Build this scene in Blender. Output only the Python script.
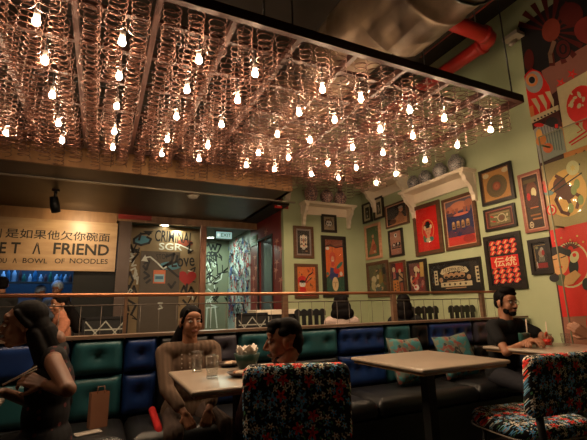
import bpy, math, random
from mathutils import Vector, Matrix, Euler
random.seed(7)
for o in list(bpy.data.objects): bpy.data.objects.remove(o)
C = bpy.context.scene.collection
PI = math.pi
# ------------------------------------------------------------------ camera
FPX = 400.0; CAMH = 1.12
YAW, PIT, ROL = [math.radians(a) for a in (25.65, 12.35, -1.4)]
_f = Vector((math.sin(YAW)*math.cos(PIT), math.cos(YAW)*math.cos(PIT), math.sin(PIT)))
_r = Vector((math.cos(YAW), -math.sin(YAW), 0)); _u = _r.cross(_f)
_rr = math.cos(ROL)*_r + math.sin(ROL)*_u; _uu = -math.sin(ROL)*_r + math.cos(ROL)*_u
cam = bpy.data.objects.new('camera', bpy.data.cameras.new('camera')); C.objects.link(cam)
cam.data.sensor_width = 36; cam.data.lens = 36*FPX/587; cam.data.clip_start = .05
cam.matrix_world = Matrix.Translation((0, 0, CAMH)) @ Matrix((_rr, _uu, -_f)).transposed().to_4x4()
bpy.context.scene.camera = cam
vs = bpy.context.scene.view_settings
vs.view_transform = 'Standard'; vs.look = 'None'; vs.gamma = 1; vs.use_curve_mapping = False
vs.exposure = 0.0
w = bpy.data.worlds.new('world'); bpy.context.scene.world = w; w.use_nodes = True
w.node_tree.nodes['Background'].inputs[0].default_value = (.9, .5, .3, 1)
w.node_tree.nodes['Background'].inputs[1].default_value = .004
BULB = 540.0          # strength of every bulb's glow
def lamp(name, kind, loc, col, power, size=.2, rot=(0,0,0)):
    l = bpy.data.lights.new(name, kind); l.color = col; l.energy = power
    if kind == 'AREA': l.size = size
    else: l.shadow_soft_size = size
    o = bpy.data.objects.new(name, l); o.location = loc; o.rotation_euler = rot; C.objects.link(o); return o
lamp('kitchen_strip_light', 'AREA', (-1.3, 8.6, 2.6), (.16, .45, 1), 22, 1.2)
lamp('hall_downlight', 'AREA', (1.3, 8.05, 2.70), (.9, .85, .6), 7, .14)
lamp('hall_downlight', 'AREA', (2.25, 8.9, 2.72), (.75, 1, .8), 26, .14)
lamp('sign_spot_light', 'SPOT', (-.42, 6.75, 2.66), (1, .74, .42), 55, .05, (math.radians(62), 0, 0))
bpy.data.lights['sign_spot_light'].spot_size = math.radians(130); bpy.data.lights['sign_spot_light'].spot_blend = 1
# ------------------------------------------------------------------ pixel rays of the photograph (587x440) to points
def ray(px, py): return _rr*((px-293.5)/FPX) + _uu*((220-py)/FPX) + _f
def at_x(px, py, X): d = ray(px, py); return d*(X/d.x) + Vector((0, 0, CAMH))
def at_y(px, py, Y): d = ray(px, py); return d*(Y/d.y) + Vector((0, 0, CAMH))
def at_z(px, py, Z): d = ray(px, py); return d*((Z-CAMH)/d.z) + Vector((0, 0, CAMH))
# ------------------------------------------------------------------ materials
def lin(c): return c/12.92 if c <= .04045 else ((c+.055)/1.055)**2.4
def hexc(r, g, b): return (lin(r/255), lin(g/255), lin(b/255))
def mat(name, col, rough=.6, metal=0, var=.12, scale=12, bump=0, emit=0, coat=0, spec=.5, ecol=None):
    m = bpy.data.materials.new(name); m.use_nodes = True; nt = m.node_tree; N = nt.nodes; L = nt.links
    b = N['Principled BSDF']; b.inputs['Roughness'].default_value = rough; b.inputs['Metallic'].default_value = metal
    b.inputs['Specular IOR Level'].default_value = spec
    b.inputs['Coat Weight'].default_value = coat; b.inputs['Coat Roughness'].default_value = .08
    b.inputs['Base Color'].default_value = (*col, 1)
    if emit:
        b.inputs['Emission Color'].default_value = (*(ecol or col), 1); b.inputs['Emission Strength'].default_value = emit
    if var or bump:
        tc = N.new('ShaderNodeTexCoord'); nz = N.new('ShaderNodeTexNoise'); nz.inputs['Scale'].default_value = scale
        nz.inputs['Detail'].default_value = 4; L.new(tc.outputs['Object'], nz.inputs['Vector'])
        if var:
            mx = N.new('ShaderNodeMix'); mx.data_type = 'RGBA'; L.new(nz.outputs['Fac'], mx.inputs['Factor'])
            mx.inputs['A'].default_value = (*[max(0, c*(1-var)) for c in col], 1)
            mx.inputs['B'].default_value = (*[min(1, c*(1+var)) for c in col], 1)
            L.new(mx.outputs['Result'], b.inputs['Base Color'])
        if bump:
            bp = N.new('ShaderNodeBump'); bp.inputs['Strength'].default_value = bump; bp.inputs['Distance'].default_value = .01
            L.new(nz.outputs['Fac'], bp.inputs['Height']); L.new(bp.outputs['Normal'], b.inputs['Normal'])
    return m
def glass(name, tint=(1, 1, 1), ior=1.45):
    m = bpy.data.materials.new(name); m.use_nodes = True; nt = m.node_tree; N = nt.nodes; L = nt.links
    N.remove(N['Principled BSDF']); out = N['Material Output']
    t = N.new('ShaderNodeBsdfTransparent'); t.inputs[0].default_value = (*tint, 1)
    g = N.new('ShaderNodeBsdfGlossy'); g.inputs['Roughness'].default_value = .03
    fr = N.new('ShaderNodeFresnel'); ge = N.new('ShaderNodeNewGeometry'); ma = N.new('ShaderNodeMath'); ma.operation = 'MULTIPLY_ADD'; L.new(ge.outputs['Backfacing'], ma.inputs[0]); ma.inputs[1].default_value = 1/ior-ior; ma.inputs[2].default_value = ior; L.new(ma.outputs[0], fr.inputs[0])
    mx = N.new('ShaderNodeMixShader'); L.new(fr.outputs[0], mx.inputs[0]); L.new(t.outputs[0], mx.inputs[1]); L.new(g.outputs[0], mx.inputs[2])
    L.new(mx.outputs[0], out.inputs['Surface']); return m
_pc = {}
def pt(r, g, b, rough=.55, var=.1):
    k = (r, g, b, rough)
    if k not in _pc: _pc[k] = mat('paint_%d_%d_%d' % (r, g, b), hexc(r, g, b), rough, var=var, scale=30)
    return _pc[k]
def wood(name, c1, c2, rough=.45, scale=3, stretch=(1, 1, 12), bump=.05):
    m = mat(name, c1, rough, var=0); nt = m.node_tree; N = nt.nodes; L = nt.links; b = N['Principled BSDF']
    tc = N.new('ShaderNodeTexCoord'); mp = N.new('ShaderNodeMapping'); mp.inputs['Scale'].default_value = stretch
    nz = N.new('ShaderNodeTexNoise'); nz.inputs['Scale'].default_value = scale; nz.inputs['Detail'].default_value = 6
    L.new(tc.outputs['Object'], mp.inputs[0]); L.new(mp.outputs[0], nz.inputs['Vector'])
    cr = N.new('ShaderNodeValToRGB'); cr.color_ramp.elements[0].position = .3; cr.color_ramp.elements[1].position = .7
    cr.color_ramp.elements[0].color = (*c1, 1); cr.color_ramp.elements[1].color = (*c2, 1)
    L.new(nz.outputs['Fac'], cr.inputs[0]); L.new(cr.outputs[0], b.inputs['Base Color'])
    bp = N.new('ShaderNodeBump'); bp.inputs['Strength'].default_value = bump; L.new(nz.outputs['Fac'], bp.inputs['Height']); L.new(bp.outputs[0], b.inputs['Normal'])
    return m
def floral(name):
    m = mat(name, (.008, .008, .009), .75, var=0, spec=.2); nt = m.node_tree; N = nt.nodes; L = nt.links; b = N['Principled BSDF']
    def math_(op, a, bb=None):
        n = N.new('ShaderNodeMath'); n.operation = op
        for i, x in enumerate((a, bb)):
            if x is None: continue
            if isinstance(x, (int, float)): n.inputs[i].default_value = x
            else: L.new(x, n.inputs[i])
        return n.outputs[0]
    tc = N.new('ShaderNodeTexCoord'); sx = N.new('ShaderNodeSeparateXYZ'); L.new(tc.outputs['Object'], sx.inputs[0])
    cb = N.new('ShaderNodeCombineXYZ'); L.new(sx.outputs[0], cb.inputs[0]); L.new(math_('ADD', sx.outputs[1], sx.outputs[2]), cb.inputs[1])
    base = N.new('ShaderNodeRGB'); base.outputs[0].default_value = (.010, .010, .012, 1); last = base.outputs[0]
    K = (.01, .01, .012)
    for sc, R, cols, seed, pet, mid in ((58, .42, [(.12, .34, .16), (.7, .66, .55), K, (.1, .3, .5), (.4, .38, .3), K], 3, 2, None),
                                (31, .46, [(.15, .48, .85), (.85, .8, .7), K, (.3, .6, .8), (.9, .85, .7), K], 1, 5, (.6, .25, .08)),
                                (16, .42, [(.9, .06, .03), K, (.8, .04, .03), K, (.2, .5, .8), K, K], 2, 5, (.35, .02, .02))):
        mp = N.new('ShaderNodeMapping'); mp.inputs['Location'].default_value = (seed*3.1, seed*1.7, 0); L.new(cb.outputs[0], mp.inputs[0])
        v = N.new('ShaderNodeTexVoronoi'); v.voronoi_dimensions = '2D'; v.inputs['Scale'].default_value = sc; v.inputs['Randomness'].default_value = .75; L.new(mp.outputs[0], v.inputs['Vector'])
        sb = N.new('ShaderNodeVectorMath'); sb.operation = 'SUBTRACT'; L.new(mp.outputs[0], sb.inputs[0]); L.new(v.outputs['Position'], sb.inputs[1])
        sd = N.new('ShaderNodeSeparateXYZ'); L.new(sb.outputs[0], sd.inputs[0]); sp = N.new('ShaderNodeSeparateColor'); L.new(v.outputs['Color'], sp.inputs[0])
        ang = math_('ADD', math_('ARCTAN2', sd.outputs[1], sd.outputs[0]), math_('MULTIPLY', sp.outputs[1], 6.28))
        lim = math_('ADD', math_('MULTIPLY', math_('COSINE', math_('MULTIPLY', ang, pet)), .34*R), .66*R)
        cr = N.new('ShaderNodeValToRGB'); cr.color_ramp.interpolation = 'CONSTANT'; e = cr.color_ramp.elements
        while len(e) < len(cols): e.new(.5)
        for i, c in enumerate(cols): e[i].position = i/len(cols); e[i].color = (*c, 1)
        L.new(sp.outputs[0], cr.inputs[0]); keep = math_('LESS_THAN', v.outputs['Distance'], lim)
        sr = N.new('ShaderNodeSeparateColor'); L.new(cr.outputs[0], sr.inputs[0]); keep = math_('MULTIPLY', keep, math_('GREATER_THAN', math_('ADD', sr.outputs[0], sr.outputs[2]), .05))
        mx = N.new('ShaderNodeMix'); mx.data_type = 'RGBA'; L.new(keep, mx.inputs['Factor']); L.new(last, mx.inputs['A']); L.new(cr.outputs[0], mx.inputs['B']); last = mx.outputs['Result']
        if mid:
            m2 = N.new('ShaderNodeMix'); m2.data_type = 'RGBA'; L.new(math_('MULTIPLY', keep, math_('LESS_THAN', v.outputs['Distance'], R*.25)), m2.inputs['Factor']); L.new(last, m2.inputs['A']); m2.inputs['B'].default_value = (*mid, 1); last = m2.outputs['Result']
    L.new(last, b.inputs['Base Color']); return m
# ------------------------------------------------------------------ objects
def empty(name, loc=(0, 0, 0), rz=0):
    o = bpy.data.objects.new(name, None); o.location = loc; o.rotation_euler = (0, 0, rz); o.empty_display_size = .05; C.objects.link(o); return o
def tag(o, label, cat, group=None, kind=None):
    if label: o['label'] = label
    if cat: o['category'] = cat
    if group: o['group'] = group
    if kind: o['kind'] = kind
    return o
def copy_tree(o, parent=None):
    c = o.copy(); C.objects.link(c); c.parent = parent
    for ch in list(o.children): copy_tree(ch, c)
    return c
class MB:
    def __init__(s): s.v = []; s.f = []; s.m = []; s.mats = []; s.sm = []
    def mi(s, m):
        if m not in s.mats: s.mats.append(m)
        return s.mats.index(m)
    def add(s, vs_, fs, m, smooth=False):
        n = len(s.v); s.v += [tuple(v) for v in vs_]; k = s.mi(m)
        for f in fs: s.f.append([i+n for i in f]); s.m.append(k); s.sm.append(smooth)
        return s
    def box(s, c, d, m, R=None):
        c = Vector(c); vs_ = []
        for x in (-.5, .5):
            for y in (-.5, .5):
                for z in (-.5, .5):
                    p = Vector((x*d[0], y*d[1], z*d[2])); vs_.append(c + (R @ p if R else p))
        return s.add(vs_, [(0,1,3,2),(4,6,7,5),(0,4,5,1),(2,3,7,6),(0,2,6,4),(1,5,7,3)], m)
    def b2(s, a, b, m): return s.box([(a[i]+b[i])/2 for i in range(3)], [abs(b[i]-a[i]) for i in range(3)], m)
    def bar(s, a, b, w, h, m):
        a = Vector(a); b = Vector(b); d = b-a; z = d.normalized(); x = z.cross(Vector((0, 0, 1)))
        if x.length < 1e-4: x = Vector((1, 0, 0))
        x.normalize(); y = z.cross(x); R = Matrix((x, y, z)).transposed()
        return s.box((a+b)/2, (w, h, d.length), m, R)
    def tube(s, pts, r, m, n=8, cap=True, closed=False):
        pts = [Vector(p) for p in pts]; rs = r if isinstance(r, (list, tuple)) else [r]*len(pts); vs_ = []; ref = None
        for i, p in enumerate(pts):
            a = pts[i-1] if i else (pts[-1] if closed else p); b = pts[i+1] if i < len(pts)-1 else (pts[0] if closed else p)
            t = (b-a).normalized()
            if ref is None: ref = Vector((0, 0, 1)) if abs(t.z) < .9 else Vector((1, 0, 0))
            x = t.cross(ref); x.normalize(); y = x.cross(t); ref = y
            for k in range(n):
                a_ = 2*PI*k/n; vs_.append(p + (x*math.cos(a_)+y*math.sin(a_))*rs[i])
        fs = []; q = len(pts)
        for i in range(q if closed else q-1):
            for k in range(n):
                j = (i+1) % q; fs.append((i*n+k, i*n+(k+1) % n, j*n+(k+1) % n, j*n+k))
        if cap and not closed: fs.append(tuple(range(n))[::-1]); fs.append(tuple((q-1)*n+k for k in range(n)))
        return s.add(vs_, fs, m, True)
    def lathe(s, prof, m, c=(0, 0, 0), n=20, cap=True):
        vs_ = [(c[0]+r*math.cos(2*PI*k/n), c[1]+r*math.sin(2*PI*k/n), c[2]+z) for r, z in prof for k in range(n)]
        fs = [(i*n+k, i*n+(k+1) % n, (i+1)*n+(k+1) % n, (i+1)*n+k) for i in range(len(prof)-1) for k in range(n)]
        if cap: fs.append(tuple(range(n))[::-1]); fs.append(tuple((len(prof)-1)*n+k for k in range(n)))
        return s.add(vs_, fs, m, True)
    def sphere(s, c, r, m, n=12, R=None):
        r = r if isinstance(r, (tuple, list)) else (r, r, r); vs_ = []; h = n//2; c = Vector(c)
        for i in range(h+1):
            t = PI*(i+.0)/h; t = min(max(t, .02), PI-.02)
            for k in range(n):
                p = Vector((r[0]*math.sin(t)*math.cos(2*PI*k/n), r[1]*math.sin(t)*math.sin(2*PI*k/n), r[2]*math.cos(t))); vs_.append(c+(R @ p if R else p))
        fs = [(i*n+k, (i+1)*n+k, (i+1)*n+(k+1) % n, i*n+(k+1) % n) for i in range(h) for k in range(n)]
        fs.append(tuple(range(n))); fs.append(tuple(h*n+k for k in range(n))[::-1])
        return s.add(vs_, fs, m, True)
    def rsheet(s, c, ux, uy, w, h, t, r, m, seg=6):      # rounded rectangle slab with soft edges; ux, uy in-plane axes
        ux = Vector(ux).normalized(); uy = Vector(uy).normalized(); nz = ux.cross(uy); c = Vector(c); rings = []
        for (ins, dz) in ((.5*t, -.5*t), (.15*t, -.38*t), (0, -.15*t), (0, .15*t), (.15*t, .38*t), (.5*t, .5*t)):
            ring = []; W = w/2-ins; H = h/2-ins; rr = max(r-ins, .001)
            for cx, cy, a0 in ((W-rr, H-rr, 0), (-W+rr, H-rr, PI/2), (-W+rr, -H+rr, PI), (W-rr, -H+rr, 1.5*PI)):
                for k in range(seg+1):
                    a = a0+PI/2*k/seg; ring.append(c+ux*(cx+rr*math.cos(a))+uy*(cy+rr*math.sin(a))+nz*dz)
            rings.append(ring)
        n = len(rings[0]); vs_ = [p for q in rings for p in q]
        fs = [(i*n+k, i*n+(k+1) % n, (i+1)*n+(k+1) % n, (i+1)*n+k) for i in range(5) for k in range(n)]
        fs.append(tuple(range(n))[::-1]); fs.append(tuple(5*n+k for k in range(n)))
        return s.add(vs_, fs, m, True)
    def prism(s, poly, a, b, m, axes=(0, 2, 1)):        # 2-D poly on axes[0],axes[1], extruded a..b along axes[2]
        n = len(poly); vs_ = []
        for e in (a, b):
            for p in poly:
                v = [0, 0, 0]; v[axes[0]] = p[0]; v[axes[1]] = p[1]; v[axes[2]] = e; vs_.append(v)
        return s.add(vs_, [tuple(range(n)), tuple(range(n, 2*n))[::-1]]+[(i, (i+1) % n, n+(i+1) % n, n+i) for i in range(n)], m)
    def build(s, name, parent=None, loc=None, label=None, bevel=0, sharp=True):
        me = bpy.data.meshes.new(name); me.from_pydata(s.v, [], s.f)
        for m in s.mats: me.materials.append(m)
        me.polygons.foreach_set('material_index', s.m); me.polygons.foreach_set('use_smooth', s.sm)
        me.update(); me.validate()
        o = bpy.data.objects.new(name, me); C.objects.link(o)
        if loc: o.location = loc
        if parent: o.parent = parent
        if label: o['label'] = label
        if bevel:
            b = o.modifiers.new('bevel', 'BEVEL'); b.width = bevel; b.segments = 2; b.limit_method = 'ANGLE'
        return o
def struct(name, mb):
    o = mb.build(name); o['kind'] = 'structure'; return o
_txt = {}
def text_mesh(txt, bold=0):
    """flat glyph outlines of txt: verts, faces, width, height"""
    if (txt, bold) in _txt: return _txt[(txt, bold)]
    cu = bpy.data.curves.new('lettering', 'FONT'); cu.body = txt; cu.size = 1; cu.resolution_u = 3; cu.offset = bold
    o = bpy.data.objects.new('lettering', cu); C.objects.link(o); bpy.context.view_layer.update()
    me = bpy.data.meshes.new_from_object(o.evaluated_get(bpy.context.evaluated_depsgraph_get()))
    vs_ = [v.co.copy() for v in me.vertices]; fs = [tuple(p.vertices) for p in me.polygons]
    bpy.data.objects.remove(o); bpy.data.curves.remove(cu); bpy.data.meshes.remove(me)
    x0 = min(v.x for v in vs_); x1 = max(v.x for v in vs_); y0 = min(v.y for v in vs_); y1 = max(v.y for v in vs_)
    _txt[(txt, bold)] = (vs_, fs, x0, x1, y0, y1); return _txt[(txt, bold)]
def put_text(mb, txt, x0, x1, z0, z1, m, P, ang=0, bold=0):
    """fit txt in the box x0..x1, z0..z1; P(x,z) gives the 3-D point"""
    vs_, fs, a0, a1, b0, b1 = text_mesh(txt, bold); cx = (x0+x1)/2; cz = (z0+z1)/2; out = []
    for v in vs_:
        x = (v.x-a0)/(a1-a0)*(x1-x0)-(x1-x0)/2; z = (v.y-b0)/(b1-b0)*(z1-z0)-(z1-z0)/2
        out.append(P(cx+x*math.cos(ang)-z*math.sin(ang), cz+x*math.sin(ang)+z*math.cos(ang)))
    mb.add(out, fs, m)
class Art:
    """flat artwork: shapes in unit coordinates u,v laid one over the other in front of a sheet"""
    def __init__(s, mb, P, step=.0005): s.mb = mb; s.P = P; s.k = 0; s.step = step
    def poly(s, pts, m):
        s.k += 1; s.mb.add([s.P(u, v, s.k*s.step) for u, v in pts], [tuple(range(len(pts)))], m)
    def rect(s, u0, v0, u1, v1, m): s.poly([(u0, v0), (u1, v0), (u1, v1), (u0, v1)], m)
    def ell(s, u, v, a, b, m, n=20, rot=0, a0=0, a1=2*PI):
        q = [(a*math.cos(a0+(a1-a0)*k/n), b*math.sin(a0+(a1-a0)*k/n)) for k in range(n+(a1-a0 < 6.28))]
        s.poly([(u+x*math.cos(rot)-y*math.sin(rot), v+x*math.sin(rot)+y*math.cos(rot)) for x, y in q], m)
    def ring(s, u, v, a, b, w, m, n=24):
        s.k += 1; pv = [s.P(u+a*f*math.cos(2*PI*k/n), v+b*f*math.sin(2*PI*k/n), s.k*s.step) for f in (1, w) for k in range(n)]
        s.mb.add(pv, [(k, (k+1) % n, n+(k+1) % n, n+k) for k in range(n)], m)
    def star(s, u, v, a, b, m, n=5, inner=.45, rot=0):
        s.poly([(u+a*(1 if k % 2 == 0 else inner)*math.sin(PI*k/n+rot), v+b*(1 if k % 2 == 0 else inner)*math.cos(PI*k/n+rot)) for k in range(2*n)], m)
    def line(s, pts, w, m, asp=1):
        s.k += 1
        for (x0, y0), (x1, y1) in zip(pts, pts[1:]):
            dx, dy = (x1-x0), (y1-y0)/asp; l = math.hypot(dx, dy) or 1; nx, ny = -dy/l*w, dx/l*w*asp
            e = dx/l*w*.5; g = dy/l*w*.5*asp
            s.mb.add([s.P(x0-nx-e, y0-ny-g, s.k*s.step), s.P(x1-nx+e, y1-ny+g, s.k*s.step), s.P(x1+nx+e, y1+ny+g, s.k*s.step), s.P(x0+nx-e, y0+ny-g, s.k*s.step)], [(0, 1, 2, 3)], m)
    def text(s, t, u0, v0, u1, v1, m, ang=0, bold=0):
        s.k += 1; k = s.k; put_text(s.mb, t, u0, u1, v0, v1, m, lambda x, z: s.P(x, z, k*s.step), ang, bold)
ORD = ['first', 'second', 'third', 'fourth', 'fifth', 'sixth', 'seventh', 'eighth', 'ninth', 'tenth', 'eleventh', 'twelfth', 'thirteenth', 'fourteenth', 'fifteenth', 'sixteenth', 'seventeenth', 'eighteenth', 'nineteenth', 'twentieth']
# ------------------------------------------------------------------ the room
W = 4.5; G = 6.26; SX = 2.81; SY = 5.2; SZ = 2.83; KY = 7.6; CZ = 4.85
def wallmat(name, c, patches):
    m = mat(name, c, .7, var=0, bump=.06, scale=5); nt = m.node_tree; N = nt.nodes; L = nt.links; b = N['Principled BSDF']
    tc = N.new('ShaderNodeTexCoord'); nz = N.new('ShaderNodeTexNoise'); nz.inputs['Scale'].default_value = .9; nz.inputs['Detail'].default_value = 7
    L.new(tc.outputs['Object'], nz.inputs[0]); cr = N.new('ShaderNodeValToRGB'); e = cr.color_ramp.elements
    e[0].position = .35; e[1].position = .65; e[0].color = (*patches[0], 1); e[1].color = (*patches[1], 1)
    L.new(nz.outputs[0], cr.inputs[0]); L.new(cr.outputs[0], b.inputs['Base Color']); return m
M_green = wallmat('green_plaster', (.3, .36, .16), ((.35, .39, .22), (.43, .47, .28)))
M_ceil = mat('dark_ceiling', (.035, .026, .02), .9, scale=3, var=.3)
M_floor = mat('dark_floor', (.03, .022, .018), .45, scale=6, var=.35)
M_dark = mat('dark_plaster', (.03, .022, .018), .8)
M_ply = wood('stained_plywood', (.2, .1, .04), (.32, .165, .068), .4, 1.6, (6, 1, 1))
M_plyl = wood('pale_plywood', (.30, .175, .08), (.44, .28, .14), .38, 2.2, (1, 1, 5))
M_red = mat('oxblood_paint', (.24, .02, .018), .4, scale=4, var=.25)
M_white = mat('cream_paint', (.62, .54, .42), .5, scale=6, var=.05)
M_copper = mat('copper_tube', (.42, .19, .1), .36, .8)
M_steel = mat('brushed_steel', (.45, .45, .46), .3, 1)
M_black = mat('black_paint', (.008, .008, .009), .45)
M_blackm = mat('matt_black', (.006, .006, .006), .8)
struct('floor', MB().b2((-3.6, -2.1, -.1), (4.6, 11.2, 0), M_floor))
struct('ceiling', MB().b2((-3.6, -2.1, CZ), (4.6, 6.36, CZ+.1), M_ceil))
struct('wall_right', MB().b2((W, -2.1, 0), (W+.1, G+.1, CZ), M_green))
struct('wall_back', MB().b2((SX, G, 0), (W, G+.1, CZ), M_green))
struct('wall_left', MB().b2((-3.7, -2.1, 0), (-3.6, 11.2, CZ), M_dark))
struct('wall_front', MB().b2((-3.6, -2.2, 0), (4.6, -2.1, CZ), M_dark))
# the hall side of the green block, oxblood first, white scribbled further on
dy0 = at_x(258.5, 250, SX).y; dy1 = at_x(272, 250, SX).y; dz = at_x(266, 238.5, SX).z
dya, dyb = min(dy0, dy1), max(dy0, dy1); RY = 8.0
struct('wall_hall_near', MB().b2((SX, G+.1, 0), (SX+.1, dya, SZ), M_red).b2((SX, dyb, 0), (SX+.1, RY, SZ), M_red).b2((SX, dya, dz), (SX+.1, dyb, SZ), M_red).b2((SX, G-.002, SZ), (SX+.1, RY, SZ+.1), M_red))
d = MB().b2((SX+.05, dya, 0), (SX+.09, dyb, dz), mat('blue_grey_glass', (.12, .16, .2), .15, coat=.6))
d.b2((SX-.015, dya-.04, 0), (SX+.02, dya, dz+.04), M_black).b2((SX-.015, dyb, 0), (SX+.02, dyb+.04, dz+.04), M_black).b2((SX-.015, dya, dz), (SX+.02, dyb, dz+.04), M_black)
struct('door_1', d)
M_scrib = mat('white_paint', (.55, .6, .58), .6)
mb = MB().b2((SX, RY, 0), (SX+.1, 9.6, 2.9), M_scrib)
A = Art(mb, lambda u, v, k: Vector((SX-.002-k*.3, u, v)))
cols = [pt(190, 40, 40), pt(30, 30, 35), pt(40, 90, 170), pt(25, 25, 30)]
for i in range(260):
    y = random.uniform(RY+.05, 9.5); z = random.uniform(.9, 2.7); s = random.uniform(.03, .09); m = cols[i % 4]
    if i % 3 == 0: A.ring(y, z, s, s*1.3, .7, m, 10)
    else: A.line([(y+random.uniform(-s, s), z+random.uniform(-s, s)*1.6) for _ in range(4)], .011, m)
struct('wall_hall_far', mb)
# hall end wall with black and white graffiti
HE = 9.6
M_hall = mat('olive_plaster', (.2, .22, .15), .7, scale=3)
mb = MB().b2((.2, HE, 0), (SX+.1, HE+.1, 2.9), M_hall)
P = lambda px, py: (lambda q: (q.x, q.z))(at_y(px, py, HE))
A = Art(mb, lambda u, v, k: Vector((u, HE-.003-k*.3, v)))
wk, bk = pt(215, 220, 210), pt(15, 18, 15)
A.line([P(*p) for p in ((207, 246), (209, 244), (211, 250), (213, 245), (215, 250), (217, 244), (221, 245), (218, 252), (212, 256), (209, 252))], .02, bk)
A.text('full', *P(206, 262), *P(216, 252), bk)
for q in (((206, 266), (208, 262), (209, 267), (211, 262)), ((213, 263), (216, 262), (215, 267), (213, 266), (213, 263)), ((207, 272), (210, 268), (212, 276), (209, 285), (208, 275)), ((210, 285), (216, 277), (222, 273), (221, 279), (214, 283), (215, 292), (209, 300)), ((208, 289), (212, 292), (212, 300), (208, 302))):
    A.line([P(*p) for p in q], .012, wk)
R_ = random.Random(4)
for i in range(22): cx_, cy_ = R_.uniform(207, 231), R_.uniform(250, 318); A.line([P(cx_+R_.uniform(-4, 4), cy_+R_.uniform(-6, 6)) for _ in range(4)], .012, bk)
for q in (((206, 304), (207, 300), (210, 300), (211, 305), (218, 307), (206, 308)), ((207, 308), (206, 328)), ((211, 308), (210, 328)), ((215, 308), (217, 328))):
    A.line([P(*p) for p in q], .014, wk)
x0, z0 = P(229, 250); x1, _ = P(238, 250)
A.poly([(x0, 1.0), (x1, 1.0), (x1, z0), (x0, z0)], pt(48, 52, 34)); A.line([(x0, 1), (x0, z0), (x1, z0)], .02, pt(120, 125, 95))
struct('wall_hall_end', mb)
struct('ceiling_hall', MB().b2((.18, KY+.12, 2.78), (SX+.1, HE, 2.88), mat('hall_ceiling', (.12, .12, .09), .7)))
# soffit: the big timber box over the kitchen and hall
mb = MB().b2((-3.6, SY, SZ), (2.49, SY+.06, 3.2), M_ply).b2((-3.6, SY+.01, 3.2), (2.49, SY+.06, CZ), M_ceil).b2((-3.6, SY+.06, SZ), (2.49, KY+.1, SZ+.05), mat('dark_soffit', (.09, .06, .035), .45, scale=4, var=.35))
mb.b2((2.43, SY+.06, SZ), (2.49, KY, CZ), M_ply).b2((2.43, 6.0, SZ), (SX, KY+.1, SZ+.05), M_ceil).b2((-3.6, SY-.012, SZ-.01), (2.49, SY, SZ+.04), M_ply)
seam = mat('dark_seam', (.02, .01, .005), .8)  # thin dark strips at the plywood joints
for x in (-2.4, -1.2, 0, 1.2, 2.0): mb.b2((x, SY-.002, SZ+.04), (x+.008, SY, 3.2), seam)
struct('ceiling_soffit', mb)
yb = at_z(100, 183, SZ).y
struct('trim_1', MB().b2((-3.6, yb-.03, SZ-.02), (2.81, yb+.01, SZ), mat('worn_channel', (.3, .26, .2), .35, .6)))
# fascia over the sign and panel
x_p0, x_p1 = at_y(116, 270, KY).x, at_y(129, 270, KY).x
mb = MB().b2((-3.6, KY-.03, 2.63), (.17, KY+.1, SZ), M_ply).b2((.17, KY, 2.70), (SX, KY+.1, SZ), M_ply)
mb.b2((.19, KY-.012, 2.74), (.75, KY, SZ-.005), pt(150, 30, 20))
struct('trim_2', mb)
mb = MB().b2((x_p0, KY-.02, 0), (x_p1, KY+.15, 2.7), mat('varnished_pillar', (.06, .03, .018), .45))
struct('wall_pillar', mb)
xa, xb = at_y(200, 270, KY).x, at_y(205.5, 270, KY).x
struct('trim_3', MB().b2((xa, KY, 0), (xb, KY+.08, 2.7), mat('copper_post', (.16, .07, .04), .4, .5)))
# graffiti partition with its dark door
PY = 8.15
gx0, gx1 = at_y(128, 270, PY).x-.1, at_y(200, 270, PY).x+.12
gt = empty('graffiti_partition', ((gx0+gx1)/2, PY, 0)); ox = (gx0+gx1)/2
tag(gt, 'brown partition covered in black and white graffiti with a red heart, left of the hall', 'partition')
M_part = wallmat('stained_board', (.2, .13, .07), ((.2, .14, .07), (.33, .24, .13)))
mb = MB().box((0, .03, 1.38), (gx1-gx0, .06, 2.76), M_part)
P = lambda px, py: (lambda q: (q.x-ox, q.z))(at_y(px, py, PY))
A = Art(mb, lambda u, v, k: Vector((u, -.002-k*.3, v)))
rd, bl, tl = pt(175, 25, 25), pt(12, 12, 14), pt(70, 130, 150)
def G_(pts, w_, m): A.line([P(*p) for p in pts], w_, m)
A.ell(*P(142, 240), .16, .09, tl); A.ell(*P(163, 268), .35, .07, pt(60, 85, 85)); A.ell(*P(185, 243), .16, .07, pt(130, 60, 40)); A.ell(*P(178, 230), .3, .06, pt(150, 125, 85))
G_([(151, 233), (141, 234), (134, 239), (134, 243), (141, 245), (149, 243), (151, 239), (147, 237)], .02, bl)
A.poly([P(*p) for p in ((143, 231), (153, 231), (149, 236))], bl)
A.text('CRIMINAL', P(155, 237)[0], P(160, 242)[1], P(193, 237)[0], P(160, 230.5)[1], bl, -.03, .012)
A.text('SGR', P(159, 246)[0], P(165, 250)[1], P(182, 246)[0], P(165, 243)[1], wk, 0, .015); G_([(180, 245), (191, 250)], .012, wk)
dx0, dtop = P(141, 251); dx1 = P(180, 251)[0]
for q in (((129, 250), (133, 250), (134, 253), (130, 254), (134, 257), (130, 258)), ((130, 261), (134, 260), (132, 266), (136, 265)), ((131, 270), (135, 268), (137, 275), (132, 276)), ((133, 279), (138, 277), (137, 284))): G_(q, .016, wk)
for q in (((128, 277), (130, 272), (133, 280), (129, 288), (134, 295)), ((125, 295), (128, 286), (131, 295), (134, 286), (137, 296)), ((181, 292), (184, 286), (187, 295), (191, 287), (195, 295)), ((128, 300), (136, 305), (131, 315)), ((183, 300), (192, 310), (186, 320)), ((141, 233), (139, 240))): G_(q, .02, bl)
R_ = random.Random(11)
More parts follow.
